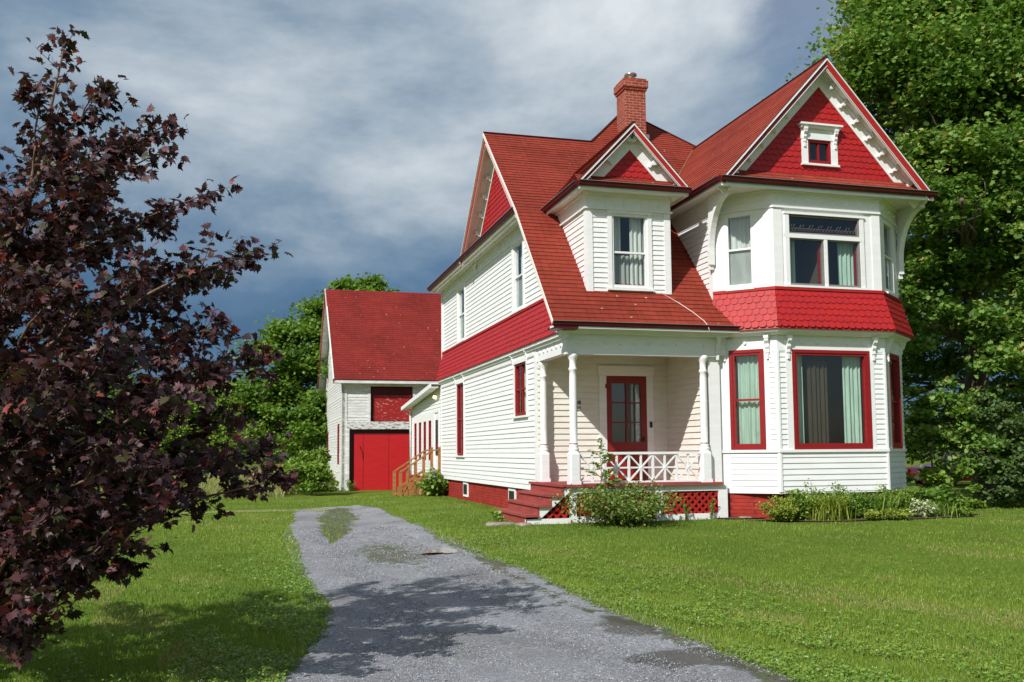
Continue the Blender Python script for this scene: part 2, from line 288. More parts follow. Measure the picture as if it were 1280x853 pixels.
# ------------------------------------------------------------------ mesh helpers
V3 = lambda *a: np.array(a, float)
class MB:
    def __init__(s): s.v = []; s.f = []; s.uv = []; s.smooth = []
    def face(s, pts, uv=None, smooth=False):
        i = len(s.v); s.v += [tuple(p) for p in pts]; s.f.append(tuple(range(i, i+len(pts))))
        s.uv.append(uv); s.smooth.append(smooth)
    def hexa(s, p):   # 8 points: bottom loop then top loop
        for q in ((3, 2, 1, 0), (4, 5, 6, 7), (0, 1, 5, 4), (1, 2, 6, 5), (2, 3, 7, 6), (3, 0, 4, 7)): s.face([p[a] for a in q])
    def box(s, x0, x1, y0, y1, z0, z1):
        s.hexa([(x0, y0, z0), (x1, y0, z0), (x1, y1, z0), (x0, y1, z0), (x0, y0, z1), (x1, y0, z1), (x1, y1, z1), (x0, y1, z1)])
    def fbox(s, F, s0, s1, n0, n1, t0, t1):
        s.hexa([F.p(s0, t0, n0), F.p(s1, t0, n0), F.p(s1, t0, n1), F.p(s0, t0, n1), F.p(s0, t1, n0), F.p(s1, t1, n0), F.p(s1, t1, n1), F.p(s0, t1, n1)])
    def prism(s, poly, F, n0, n1):    # poly in (s,t) of frame F
        a = [F.p(x, y, n0) for x, y in poly]; b = [F.p(x, y, n1) for x, y in poly]
        s.face(a[::-1]); s.face(b)
        for i in range(len(poly)):
            j = (i+1) % len(poly); s.face([a[i], a[j], b[j], b[i]])
    def bar(s, a, b, w, h=None):      # a square bar between two points
        a, b = np.array(a, float), np.array(b, float); h = h or w; d = b-a; d /= np.linalg.norm(d)
        up = V3(0, 0, 1) if abs(d[2]) < 0.95 else V3(1, 0, 0)
        x = np.cross(d, up); x /= np.linalg.norm(x); y = np.cross(x, d); x = x*w/2; y = y*h/2
        s.hexa([a-x-y, a+x-y, a+x+y, a-x+y, b-x-y, b+x-y, b+x+y, b-x+y])
    def tube(s, pts, r, seg=8, caps=True):
        pts = [np.array(p, float) for p in pts]; rs = r if hasattr(r, '__len__') else [r]*len(pts)
        rings = []
        for i, p in enumerate(pts):
            d = pts[min(i+1, len(pts)-1)]-pts[max(i-1, 0)]; d = d/(np.linalg.norm(d)+1e-9)
            up = V3(0, 0, 1) if abs(d[2]) < 0.9 else V3(1, 0, 0)
            x = np.cross(d, up); x /= np.linalg.norm(x); y = np.cross(d, x)
            i0 = len(s.v)
            s.v += [tuple(p+rs[i]*(x*cos(2*pi*j/seg)+y*sin(2*pi*j/seg))) for j in range(seg)]; rings.append(i0)
        for a, b in zip(rings, rings[1:]):
            for j in range(seg):
                q = (j+1) % seg; s.f.append((a+j, a+q, b+q, b+j)); s.uv.append(None); s.smooth.append(True)
        if caps:
            for a in (rings[0], rings[-1]):
                s.f.append(tuple(a+j for j in range(seg))); s.uv.append(None); s.smooth.append(False)
    def lathe(s, c, prof, seg=20, axis=None):  # prof: (r,z)
        rings = []
        for r, z in prof:
            i0 = len(s.v); s.v += [(c[0]+r*cos(2*pi*j/seg), c[1]+r*sin(2*pi*j/seg), c[2]+z) for j in range(seg)]; rings.append(i0)
        for a, b in zip(rings, rings[1:]):
            for j in range(seg):
                q = (j+1) % seg; s.f.append((a+j, a+q, b+q, b+j)); s.uv.append(None); s.smooth.append(True)
        for a in (rings[0], rings[-1]):
            s.f.append(tuple(a+j for j in range(seg))); s.uv.append(None); s.smooth.append(False)
    def build(s, name, mat, parent=None):
        me = bpy.data.meshes.new(name); me.from_pydata([tuple(float(c) for c in p) for p in s.v], [], s.f)
        me.polygons.foreach_set('use_smooth', s.smooth)
        if any(u is not None for u in s.uv):
            ul = me.uv_layers.new(name='UVMap'); data = []
            for f, u in zip(s.f, s.uv):
                data += [c for q in (u or [(0, 0)]*len(f)) for c in q]
            ul.data.foreach_set('uv', data)
        me.materials.append(MATS[mat]); me.update()
        o = bpy.data.objects.new(name, me); COL.objects.link(o)
        if parent is not None: o.parent = parent
        return o
class Fr:
    """frame: point(s,t,n) = o + s*S + t*T + n*N"""
    def __init__(s, o, S, T, Nn): s.o, s.S, s.T, s.N = (np.array(q, float) for q in (o, S, T, Nn))
    def p(s, a, b, c=0.0): return s.o+a*s.S+b*s.T+c*s.N
    def inv(s, q): d = np.array(q, float)-s.o; return (float(d@s.S), float(d@s.T))
def wallF(a, b):     # vertical frame from plan point a to plan point b; outward normal is (dy,-dx)
    L_ = math.hypot(b[0]-a[0], b[1]-a[1]); dx, dy = (b[0]-a[0])/L_, (b[1]-a[1])/L_
    return Fr((a[0], a[1], 0), (dx, dy, 0), (0, 0, 1), (dy, -dx, 0))
def planeF(bl, br, top):   # inclined plane: S along bl->br, T up the slope
    bl, br, top = (np.array(q, float) for q in (bl, br, top)); S = br-bl; S /= np.linalg.norm(S)
    T = top-bl; T -= (T@S)*S; T /= np.linalg.norm(T); return Fr(bl, S, T, np.cross(S, T))
def clip(poly, ax, val, keep_ge):
    o = []; n = len(poly)
    for i in range(n):
        a, b = poly[i], poly[(i+1) % n]; da, db = a[ax]-val, b[ax]-val
        if not keep_ge: da, db = -da, -db
        if da >= 0: o.append(a)
        if (da > 0 and db < 0) or (da < 0 and db > 0):
            t = da/(da-db); q = [a[0]+t*(b[0]-a[0]), a[1]+t*(b[1]-a[1])]; q[ax] = val; o.append(tuple(q))
    return o
def area(p): return abs(sum(p[i][0]*p[(i+1) % len(p)][1]-p[(i+1) % len(p)][0]*p[i][1] for i in range(len(p))))/2 if len(p) > 2 else 0
def cells(poly, holes):
    if not holes: return [poly]
    ss = sorted({p for h in holes for p in h[:2]}); res = []
    edges = [-1e6]+ss+[1e6]
    for a, b in zip(edges, edges[1:]):
        c = clip(clip(poly, 0, a, True), 0, b, False)
        if area(c) < 1e-5: continue
        hs = sorted((h[2], h[3]) for h in holes if h[0] <= a+1e-6 and h[1] >= b-1e-6)
        t = -1e6
        for h0, h1 in hs+[(1e6, 1e6)]:
            d = clip(clip(c, 1, t, True), 1, h0, False)
            if area(d) > 1e-5: res.append(d)
            t = h1
    return res
def rows(mb, F, poly, holes=(), exp=0.105, lip=0.016, t0=0.0, base=0.002, jit=0.0):
    """overlapping boards or shingle courses over a planar polygon; each course is tilted so that its lower edge stands proud"""
    for c in cells(poly, list(holes)):
        lo = min(p[1] for p in c); hi = max(p[1] for p in c); i = math.floor((lo-t0)/exp)
        while t0+i*exp < hi-1e-4:
            a = t0+i*exp; q = clip(clip(c, 1, a, True), 1, a+exp, False); rj = 1+jit*(((i*7919) % 13)/6.5-1)
            if area(q) > 1e-5:
                off = lambda t: base+lip*rj*(1-(t-a)/exp)
                mb.face([F.p(x, y, off(y)) for x, y in q], uv=[(x, y-t0) for x, y in q])
                for u in range(len(q)):
                    p1, p2 = q[u], q[(u+1) % len(q)]
                    if abs(p1[1]-a) < 1e-5 and abs(p2[1]-a) < 1e-5:
                        mb.face([F.p(p1[0], a, base+lip*rj), F.p(p2[0], a, base+lip*rj), F.p(p2[0], a, 0.0), F.p(p1[0], a, 0.0)], uv=[(p1[0], a-t0+.01)]*4)
            i += 1
def convclip(poly, region):
    # clip poly against a convex counter-clockwise region
    ar = sum(region[i][0]*region[(i+1) % len(region)][1]-region[(i+1) % len(region)][0]*region[i][1] for i in range(len(region)))
    if ar < 0: region = region[::-1]
    for i in range(len(region)):
        a, b = region[i], region[(i+1) % len(region)]; o = []; n = len(poly)
        sd_ = lambda p: (b[0]-a[0])*(p[1]-a[1])-(b[1]-a[1])*(p[0]-a[0])
        for j in range(n):
            p, q = poly[j], poly[(j+1) % n]; dp, dq = sd_(p), sd_(q)
            if dp >= 0: o.append(p)
            if dp*dq < 0: t = dp/(dp-dq); o.append((p[0]+t*(q[0]-p[0]), p[1]+t*(q[1]-p[1])))
        poly = o
        if len(poly) < 3: return []
    return poly
def scallops(mb, F, poly, exp=0.14, w=0.15, lip=0.018, shape='round', holes=()):
    """courses of fish-scale shingles, staggered, each one its own rounded piece"""
    if shape == 'round': prof = [(-.5, .45), (-.46, .25), (-.33, .08), (-.15, .0), (.15, .0), (.33, .08), (.46, .25), (.5, .45)]
    else: prof = [(-.48, .34), (-.26, .0), (.26, .0), (.48, .34)]
    s0 = min(p[0] for p in poly); s1 = max(p[0] for p in poly); t1 = max(p[1] for p in poly); tmin = min(p[1] for p in poly)
    nr = int((t1-tmin)/exp)+1
    for r in range(nr):
        a = tmin+r*exp; x = s0-w+(w/2 if r % 2 else 0)
        while x < s1+w:
            dz = random.uniform(-.003, .003); dl = random.uniform(-.05, .05)*exp
            pts = [(x+px*w*.985, a+(py*exp*.75)+dl) for px, py in prof]+[(x+w*.4925, a+exp*1.5), (x-w*.4925, a+exp*1.5)]
            q0 = convclip(pts, poly)
            for q in (cells(q0, list(holes)) if len(q0) > 2 else []):
                if area(q) < 1e-4: continue
                off = lambda t: 0.002+(lip+dz)*(1-(t-a)/(exp*1.5))
                top = [F.p(u, t, off(t)) for u, t in q]; mb.face(top)
                for i in range(len(q)):
                    j = (i+1) % len(q)
                    if q[i][1] < a+exp*.5 and q[j][1] < a+exp*.5:
                        mb.face([top[i], top[j], F.p(*q[j], 0.0), F.p(*q[i], 0.0)])
            x += w
def offset_path(path, d):
    res = []; n = len(path)
    for i, p in enumerate(path):
        ns = []
        for a, b in ((i-1, i), (i, i+1)):
            if a < 0 or b >= n: continue
            dx, dy = path[b][0]-path[a][0], path[b][1]-path[a][1]; l_ = math.hypot(dx, dy); ns.append((dy/l_, -dx/l_))
        if len(ns) == 1: res.append((p[0]+ns[0][0]*d, p[1]+ns[0][1]*d))
        else:
            m = (ns[0][0]+ns[1][0], ns[0][1]+ns[1][1]); q = m[0]**2+m[1]**2; res.append((p[0]+2*m[0]*d/q, p[1]+2*m[1]*d/q))
    return res
def ring(mb, path, n0, n1, z0, z1, n0t=None, n1t=None):
    """a moulding that follows a plan path, mitred at its corners"""
    A, B = offset_path(path, n0), offset_path(path, n1)
    At, Bt = offset_path(path, n0 if n0t is None else n0t), offset_path(path, n1 if n1t is None else n1t)
    for i in range(len(path)-1):
        j = i+1
        lo = [(*A[i], z0), (*A[j], z0), (*B[j], z0), (*B[i], z0)]; hi = [(*At[i], z1), (*At[j], z1), (*Bt[j], z1), (*Bt[i], z1)]
        mb.face(lo[::-1]); mb.face(hi); mb.face([lo[0], lo[1], hi[1], hi[0]]); mb.face([lo[3], hi[3], hi[2], lo[2]])
        if i == 0: mb.face([lo[0], hi[0], hi[3], lo[3]])
        if j == len(path)-1: mb.face([lo[1], lo[2], hi[2], hi[1]])
def slab(mb, pts, th, up=0.0):
    pts = [np.array(p, float) for p in pts]; n = np.cross(pts[1]-pts[0], pts[2]-pts[0]); n /= np.linalg.norm(n)
    if n[2] < 0: n = -n
    a = [p-n*up for p in pts]; b = [p-n*(th+up) for p in pts]; mb.face(a); mb.face(b[::-1])
    for i in range(len(pts)): j = (i+1) % len(pts); mb.face([a[i], a[j], b[j], b[i]])
def disc(mb, F, s, t, r, n0, n1, seg=10):
    a = [F.p(s+r*cos(2*pi*i/seg), t+r*sin(2*pi*i/seg), n0) for i in range(seg)]
    b = [F.p(s+r*.72*cos(2*pi*i/seg), t+r*.72*sin(2*pi*i/seg), n1) for i in range(seg)]
    mb.face(b)
    for i in range(seg): j = (i+1) % seg; mb.face([a[i], a[j], b[j], b[i]])

def tag(o, label=None, cat=None, group=None, kind=None):
    for a, b in (('label', label), ('category', cat), ('group', group), ('kind', kind)):
        if b: o[a] = b
    return o
def empty(name, loc, rz=0.0):
    o = bpy.data.objects.new(name, None); COL.objects.link(o); o.location = loc; o.rotation_euler = (0, 0, rz); return o
def npmesh(name, V, Fc, mat, parent=None, var=None, smooth=False):
    """numpy arrays: V (n,3), Fc (m,k) faces of equal size; var is one value per face"""
    me = bpy.data.meshes.new(name); V = np.ascontiguousarray(V, np.float32); m, kk = Fc.shape
    me.vertices.add(len(V)); me.vertices.foreach_set('co', V.ravel())
    me.loops.add(m*kk); me.loops.foreach_set('vertex_index', Fc.astype(np.int32).ravel())
    me.polygons.add(m); me.polygons.foreach_set('loop_start', np.arange(0, m*kk, kk, dtype=np.int32))
    me.update(calc_edges=True)
    if smooth: me.polygons.foreach_set('use_smooth', np.ones(m, bool))
    if var is not None:
        at = me.attributes.new('var', 'FLOAT', 'FACE'); at.data.foreach_set('value', np.ascontiguousarray(var, np.float32))
    me.materials.append(MATS[mat]); me.validate()
    o = bpy.data.objects.new(name, me); COL.objects.link(o)
    if parent is not None: o.parent = parent
    return o
OX, OY = None, 18.5
# house origin: the porch's front left corner
_f = V3(0, cos(PITCH), sin(PITCH)); _u0 = V3(0, -sin(PITCH), cos(PITCH)); _r = V3(1, 0, 0)*cos(ROLL)-_u0*sin(ROLL); _u = _u0*cos(ROLL)+V3(1, 0, 0)*sin(ROLL)
OX = 1.0996
def h2w(X, Y, Z=0.0): return (OX+X*cos(TH)-Y*sin(TH), OY+X*sin(TH)+Y*cos(TH), Z)
def w2h(x, y): dx, dy = x-OX, y-OY; return (dx*cos(TH)+dy*sin(TH), -dx*sin(TH)+dy*cos(TH))
def sst(a, b, x): t = np.clip((x-a)/(b-a), 0, 1); return t*t*(3-2*t)
def gz(x, y):
    X = (x-OX)*cos(TH)+(y-OY)*sin(TH); Y = -(x-OX)*sin(TH)+(y-OY)*cos(TH)
    bmp = 0.03*np.sin(x*0.55+1.3)*np.sin(y*0.43+.5)*sst(2, 6, np.abs(x-0))*(1-sst(-3, -1, X)*sst(-3, -1, Y))
    return 0.2*sst(-4.2, -1.0, X)*sst(-9, -2.0, Y)*(1-sst(12.5, 18, Y)) + bmp*0.6

# ================================================================== THE HOUSE
house = empty('house', h2w(0, 0, 0), TH)
tag(house, 'two-storey white clapboard house with red shingle roofs, gables, bay and corner porch', 'house')
G = 0.14     # ground level at the walls
H = house
def window(parent, F, s0, s1, z0, z1, sash='white_paint', casing=0.10, case_mat='white_paint', curtain=None, cur=(), rails=(0.5,), mull=(), screen=False, sill=True, frame_w=0.045, name='window', room=True, head=0.0, shade=None):
    """s0..s1, z0..z1 is the sash opening; the casing lies outside it"""
    if casing > 0:
        m = MB(); c = casing
        m.fbox(F, s0-c, s0, -.05, .035, z0-.02, z1+.001); m.fbox(F, s1, s1+c, -.05, .035, z0-.02, z1+.001)
        m.fbox(F, s0-c-.01, s1+c+.01, -.05, .045, z1+.001, z1+c+head)
        if head: m.fbox(F, s0-c-.03, s1+c+.03, -.02, .075, z1+c+head, z1+c+head+.035)
        cs = m.build('casing', case_mat, parent)
    m = MB(); fw = frame_w; D0 = -.055
    m.fbox(F, s0, s0+fw, D0-.04, .012, z0, z1); m.fbox(F, s1-fw, s1, D0-.04, .012, z0, z1)
    m.fbox(F, s0+fw, s1-fw, D0-.04, .012, z1-fw, z1); m.fbox(F, s0+fw, s1-fw, D0-.04, .012, z0, z0+fw*1.3)
    for r in rails:
        zz = z0+(z1-z0)*r; m.fbox(F, s0+fw, s1-fw, D0-.025, -.012, zz-.02, zz+.02)
    for r in mull:
        ss = s0+(s1-s0)*r; m.fbox(F, ss-.018, ss+.018, D0-.022, -.016, z0+fw, z1-fw)
    wdw = m.build(name, sash, parent)
    m = MB(); m.face([F.p(s0+fw, z0+fw, -.045), F.p(s1-fw, z0+fw, -.045), F.p(s1-fw, z1-fw, -.045), F.p(s0+fw, z1-fw, -.045)])
    m.build('pane', 'glass', wdw)
    if screen:    # insect screen over the lower half
        m = MB(); zz = z0+(z1-z0)*rails[0]; m.fbox(F, s0+fw, s1-fw, -.075, -.07, z0+fw, zz); m.build('screen', 'screen', wdw)
    if sill:
        m = MB(); m.fbox(F, s0-casing-.02, s1+casing+.02, -.05, .075, z0-.065, z0-.021); m.build('sill', case_mat, wdw)
    for (a, b, za, zb, mt) in cur:
        m = MB(); xa, xb = s0+(s1-s0)*a, s0+(s1-s0)*b; n_ = max(8, int((xb-xa)/.016)); pts = []
        ph = random.random()*6
        for i in range(n_+1):
            x = xa+(xb-xa)*i/n_; pts.append((x, -.17+.022*sin(x*62+ph)+.012*sin(x*23+ph)))
        zA, zB = z0+(z1-z0)*za, z0+(z1-z0)*zb
        for (x, n1), (x2, n2) in zip(pts, pts[1:]):
            m.face([F.p(x, zA, n1), F.p(x2, zA, n2), F.p(x2, zB, n2), F.p(x, zB, n1)], smooth=True)
        m.build('curtain', mt, wdw)
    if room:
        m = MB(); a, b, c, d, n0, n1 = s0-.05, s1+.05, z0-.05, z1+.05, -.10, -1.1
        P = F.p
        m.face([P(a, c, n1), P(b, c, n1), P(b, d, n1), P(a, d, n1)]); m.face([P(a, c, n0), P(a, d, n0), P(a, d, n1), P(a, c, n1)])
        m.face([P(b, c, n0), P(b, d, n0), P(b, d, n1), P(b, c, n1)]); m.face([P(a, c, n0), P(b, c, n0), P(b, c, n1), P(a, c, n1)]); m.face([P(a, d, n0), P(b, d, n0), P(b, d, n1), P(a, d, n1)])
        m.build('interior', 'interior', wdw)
    return wdw
def hole(s0, s1, z0, z1, c=0.09): return (s0-c, s1+c, z0-.03, z1+c)

FL = Fr((0, 0, 0), (0, 1, 0), (0, 0, 1), (-1, 0, 0))            # left wall, s = Y
FU = Fr((.08, 0, 0), (0, 1, 0), (0, 0, 1), (-1, 0, 0))          # upper left wall
FB = Fr((0, 2.05, 0), (1, 0, 0), (0, 0, 1), (0, -1, 0))         # porch back wall, s = X
FP = Fr((3.1, 0, 0), (0, 1, 0), (0, 0, 1), (-1, 0, 0))          # porch right wall, s = Y
F0 = Fr((0, 0, 0), (1, 0, 0), (0, 0, 1), (0, -1, 0))            # porch front plane
BAY = [(3.35, .2), (4.26, -.7), (6.8, -.7), (7.92, .2)]
B1, B2, B3 = wallF(BAY[0], BAY[1]), wallF(BAY[1], BAY[2]), wallF(BAY[2], BAY[3])
LB = math.dist(BAY[0], BAY[1]); LF = math.dist(BAY[1], BAY[2]); LR = math.dist(BAY[2], BAY[3])
YB = 12.97
ZS = 0.75     # bottom of the siding

# ---- foundation
m = MB()
m.box(.06, 3.0, 2.2, YB-.05, G-.4, ZS+.02); fp = offset_path(BAY, -.16)
m2 = [(3.1, .35)]+fp[1:3]+[(7.75, .35), (7.75, YB-.05), (3.1, YB-.05)]
lo = [(x, y, G-.4) for x, y in m2]; hi = [(x, y, ZS+.02) for x, y in m2]
m.face(lo); m.face(hi)
for i in range(len(m2)): j = (i+1) % len(m2); m.face([lo[i], lo[j], hi[j], hi[i]])
m.box(.03, .08, 2.3, YB-.1, G-.3, G+.09)
m.build('foundation', 'painted_brick', H)
for y in (9.2, 4.05):       # basement windows
    m = MB(); m.fbox(FL, y, y+.62, -.09, -.028, .30, .72); w_ = m.build('basement_window', 'white_paint', H)
    m = MB(); m.fbox(FL, y+.08, y+.54, -.03, -.02, .37, .66); m.build('pane', 'black_metal', w_)

# ---- left lower wall
w1 = (9.47, 10.46, 1.52, 3.66); w2 = (2.84, 3.84, 2.45, 3.66)
m = MB(); rows(m, FL, [(2.2, ZS), (YB-.1, ZS), (YB-.1, 3.97), (2.2, 3.97)], [hole(*w1, c=.07), hole(*w2, c=.07)], .118, .019, ZS, jit=.2)
m.build('wall', 'white_paint', H)
m = MB(); m.fbox(FL, 2.05, 2.2, -.1, .028, ZS, 3.97); m.build('corner_board', 'white_paint', H)
m = MB(); m.fbox(FL, YB-.1, YB, -.1, .028, ZS, 3.97); m.build('corner_board', 'white_paint', H)
m = MB(); m.fbox(FL, 2.2, YB-.1, .0, .036, 3.72, 3.97); m.build('frieze', 'white_paint', H)
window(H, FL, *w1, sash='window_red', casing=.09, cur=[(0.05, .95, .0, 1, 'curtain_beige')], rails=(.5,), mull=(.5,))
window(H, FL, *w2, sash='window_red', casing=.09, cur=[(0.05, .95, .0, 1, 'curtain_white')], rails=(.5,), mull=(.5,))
def small_bracket(F, s, ztop, n=0.036, sc_=1.0, mat='white_paint'):
    m = MB(); w_ = .035*sc_
    m.fbox(F, s-w_*1.25, s+w_*1.25, n, n+.11*sc_, ztop-.05*sc_, ztop)
    prof = [(0, -.05), (.10, -.05), (.095, -.10), (.05, -.15), (.055, -.20), (.025, -.25), (.03, -.30), (0, -.34)]
    FF = Fr(F.p(s-w_, ztop, n), F.N, F.T, F.S); m.prism([(a*sc_, b*sc_) for a, b in prof], FF, 0, 2*w_)
    m.fbox(F, s-w_*.6, s+w_*.6, n-.01, n+.03*sc_, ztop-.42*sc_, ztop-.33*sc_)
    m.build('bracket', mat, H)
for y in (w1[0]-.1, w1[1]+.1, w2[0]-.1, w2[1]+.1): small_bracket(FL, y, 3.95, .03, .85)

# ---- skirt of scalloped shingles along the left side, and its trims
sk = planeF((-.15, YB+.1, 3.97), (-.15, -.3, 3.97), (.06, -.3, 4.86))
pts = [(-.15, YB+.1, 3.97), (-.15, -.32, 3.97), (.06, .40, 4.86), (.06, YB+.1, 4.86)]
m = MB(); scallops(m, sk, [sk.inv(p) for p in pts], .13, .15, .02, 'cut'); m.build('shingle_skirt', 'scallop_red', H)
m = MB(); slab(m, pts, .02, .004); m.build('sheathing', 'scallop_red', H)
m = MB(); m.fbox(FU, .46, YB+.1, -.02, .06, 4.86, 4.92); m.build('skirt_trim', 'red_paint', H)
m = MB(); m.fbox(FL, -.12, YB+.1, .0, .12, 3.90, 3.965); m.fbox(FL, -.12, YB+.1, .0, .07, 3.84, 3.90); m.build('crown_moulding', 'white_paint', H)

# ---- left upper wall
u1 = (9.66, 10.62, 4.98, 6.62); u2 = (3.32, 4.18, 4.98, 6.62)
m = MB(); rows(m, FU, [(.46, 4.92), (YB-.1, 4.92), (YB-.1, 6.72), (2.12, 6.72)], [hole(*u1, c=.08), hole(*u2, c=.08)], .118, .017, 4.92)
m.build('wall', 'white_paint', H)
m = MB(); m.fbox(FU, YB-.1, YB, -.1, .028, 4.92, 6.72); m.build('corner_board', 'white_paint', H)
m = MB(); m.prism([(2.06, 6.66), (YB, 6.66), (YB, 6.97), (2.36, 6.97)], FU, -.05, .03); m.fbox(FU, 2.38, YB, .03, .06, 6.90, 6.965); m.build('frieze', 'white_paint', H)
for q in (u1, u2): window(H, FU, *q, sash='white_paint', casing=.11, cur=[(.05, .95, .35, 1, 'curtain_white')], rails=(.5,), screen=True)

# ---- left cornice with its gutter, pent shelf and gable
m = MB(); m.box(-.30, .08, 2.38, YB+.2, 6.965, 7.0); m.box(-.24, -.18, 2.28, YB+.2, 6.925, 6.965)
for i in range(70): y = 2.4+i*.152; m.box(-.12, -.04, y, y+.05, 6.93, 6.965)
m.build('soffit', 'white_paint', H)
m = MB(); m.box(-.335, -.295, 2.42, YB+.24, 6.96, 7.07); m.build('fascia', 'white_paint', H)
def gutter_mesh(F, s0, s1, n, z, mat='dark_red'):
    m = MB(); pr = [(0, 0), (.05, .0), (.085, .025), (.10, .08), (.115, .08), (.115, .092), (0, .092)]
    FF = Fr(F.p(s0, z, n), F.N, F.T, F.S); m.prism(pr, FF, 0, s1-s0)
    o = m.build('gutter', mat, H)
    m = MB(); m.fbox(F, s0, s1, n+.105, n+.121, z+.089, z+.099); m.build('gutter_lip', 'gutter_metal', o)
    return o
gutter_mesh(FL, 2.40, YB+.24, .335, 7.0)
AP_Z, AP_Y = 9.77, 5.27
pF = planeF((-.33, 8.35, 7.09), (-.33, 2.3, 7.09), (.0, 2.3, 7.25))
m = MB(); rows(m, pF, [pF.inv(p) for p in [(-.33, 8.25, 7.09), (-.33, 2.42, 7.09), (.02, 2.60, 7.26), (.02, 8.0, 7.26)]], (), .135, .006); m.build('pent_roof', 'roof_shingle', H)
FG = Fr((0, 0, 0), (0, -1, 0), (0, 0, 1), (-1, 0, 0))
gy = lambda z, off: (AP_Z-off-z)/.92
zb_ = 7.22; hw = (AP_Z-.22-zb_)/.92
m = MB(); scallops(m, FG, [(-(AP_Y+hw), zb_), (-(AP_Y-hw), zb_), (-AP_Y, zb_+hw*.92)], .125, .15, .02, 'cut'); m.build('gable_shingles', 'scallop_red', H)
m = MB(); m.prism([(-(AP_Y+hw), zb_-.2), (-(AP_Y-hw), zb_-.2), (-AP_Y, zb_+hw*.92)], FG, -.06, -.002); m.build('sheathing', 'red_paint', H)
def rake(F, sa, za, sb, zb, n_face, n_wall, fascia='dark_red', corbels=6, fw=.20, drop=.0, name='rake'):
    """dress one sloping gable edge: fascia at n_face, soffit back to n_wall, frieze board with corbels on the wall. (sa,za) eave, (sb,zb) ridge, along roof underside"""
    L_ = math.hypot(sb-sa, zb-za); S2 = ((sb-sa)/L_, (zb-za)/L_)
    S3 = F.S*S2[0]+F.T*S2[1]; T3 = np.array(F.T*S2[0]-F.S*S2[1])
    if T3[2] < 0: T3 = -T3
    R = Fr(F.p(sa, za, 0), S3, T3, F.N); tn = abs((zb-za)/(sb-sa))
    def brd(m, t0, t1, n0, n1, a0=0.0):    # board cut plumb at the ridge
        e0 = L_+t0*tn*1.0 if False else L_
        c = lambda t: L_ - (-t)*tn if True else L_
        pts = [(a0, t0), (L_+t0*(-tn)*-1, t0), (L_+t1*tn, t1), (a0, t1)]
        m.prism(pts, R, n0, n1)
    m = MB(); brd(m, -fw, -.03, n_face-.03, n_face); o = m.build('rake_fascia', fascia, H)
    m = MB(); brd(m, -.040, -.016, n_face-.05, n_face+.018); brd(m, -fw-.012, -fw, n_face-.05, n_face+.006); m.build('rake_moulding', 'white_paint', H)
    m = MB(); brd(m, -.075, -.06, n_wall, n_face-.03); brd(m, -fw-.02, -.075, n_face-.05, n_face-.03); m.build('rake_soffit', 'white_paint', H)
    m = MB(); brd(m, -.34, -.075, n_wall-.01, n_wall+.03); brd(m, -.12, -.075, n_wall+.03, n_wall+.06); m.build('rake_frieze', 'white_paint', H)
    for i in range(corbels):
        x = L_*(.13+.72*i/max(1, corbels-1)); m = MB()
        m.prism([(x-.05, -.085), (x-.05, -.16), (x-.025, -.21), (x+.0, -.24), (x+.035, -.22), (x+.04, -.17), (x+.055, -.15), (x+.055, -.085)], R, n_wall+.03, n_wall+.15)
        m.prism([(x-.03, -.2), (x-.01, -.29), (x+.02, -.29), (x+.03, -.2)], R, n_wall+.03, n_wall+.08)
        m.build('corbel', 'white_paint', H)
rake(FG, -(AP_Y+3.0), AP_Z-.92*3.0-.01, -AP_Y, AP_Z-.01, .35, .0, 'red_paint', 6, .2)
rake(FG, -(AP_Y-3.0), AP_Z-.92*3.0-.01, -AP_Y, AP_Z-.01, .35, .0, 'red_paint', 6, .2)

# ---- roofs
RX0 = -.40
PK = (4.2, 7.05, 11.41)
def roof(pts, mat='roof_shingle', th=.07, exp=.135, lip=.011, sl='white_paint'):
    th = min(th, .035)
    F = planeF(*pts[:2], pts[2]) ; F = F if F.N[2] > 0 else Fr(F.o, F.S, F.T, -F.N)
    m = MB(); rows(m, F, [F.inv(p) for p in pts], (), exp, lip, 0, jit=.25); o = m.build('roof', mat, H)
    m = MB(); slab(m, pts, th, .002); m.build('roof_deck', 'gutter_metal' if mat != 'roof_shingle_x' and abs(pts[0][2]-pts[1][2]) < 1e-6 and pts[0][1] < 5 else sl, o); return o
roof([(RX0, 2.27, 7.01), (3.0, 2.27, 7.01), (5.5, 5.27, 9.77), (5.86, 5.27, 9.77), PK, (2.55, 5.27, 9.77), (RX0, 5.27, 9.77)])
roof([(RX0, -.36, 4.13), (4.14, -.36, 4.13), (3.35, .33, 4.8856), (3.35, 2.27, 7.01), (RX0, 2.27, 7.01)])
roof([(2.6, 8.3, 6.98), (RX0, 8.3, 6.98), (RX0, 5.27, 9.77), (2.55, 5.27, 9.77)])
roof([(-.33, 13.15, 7.04), (-.33, 8.2, 7.04), (2.50, 5.27, 9.77), PK])
roof([(8.1, 13.15, 7.04), (-.33, 13.15, 7.04), PK])
roof([(8.1, 2.4, 7.04), (8.1, 13.15, 7.04), PK, (5.664, 5.27, 9.77)])
roof([(2.98, 4.0, 7.01), (2.98, -.95, 7.01), (5.5, -.95, 9.80), (5.5, 5.4, 9.80), (5.4, 5.25, 9.7)][0:4], 'roof_shingle_wing')
roof([(8.03, -.95, 7.01), (8.03, 6.0, 7.01), (5.5, 6.0, 9.80), (5.5, -.95, 9.80)], 'roof_shingle_wing')
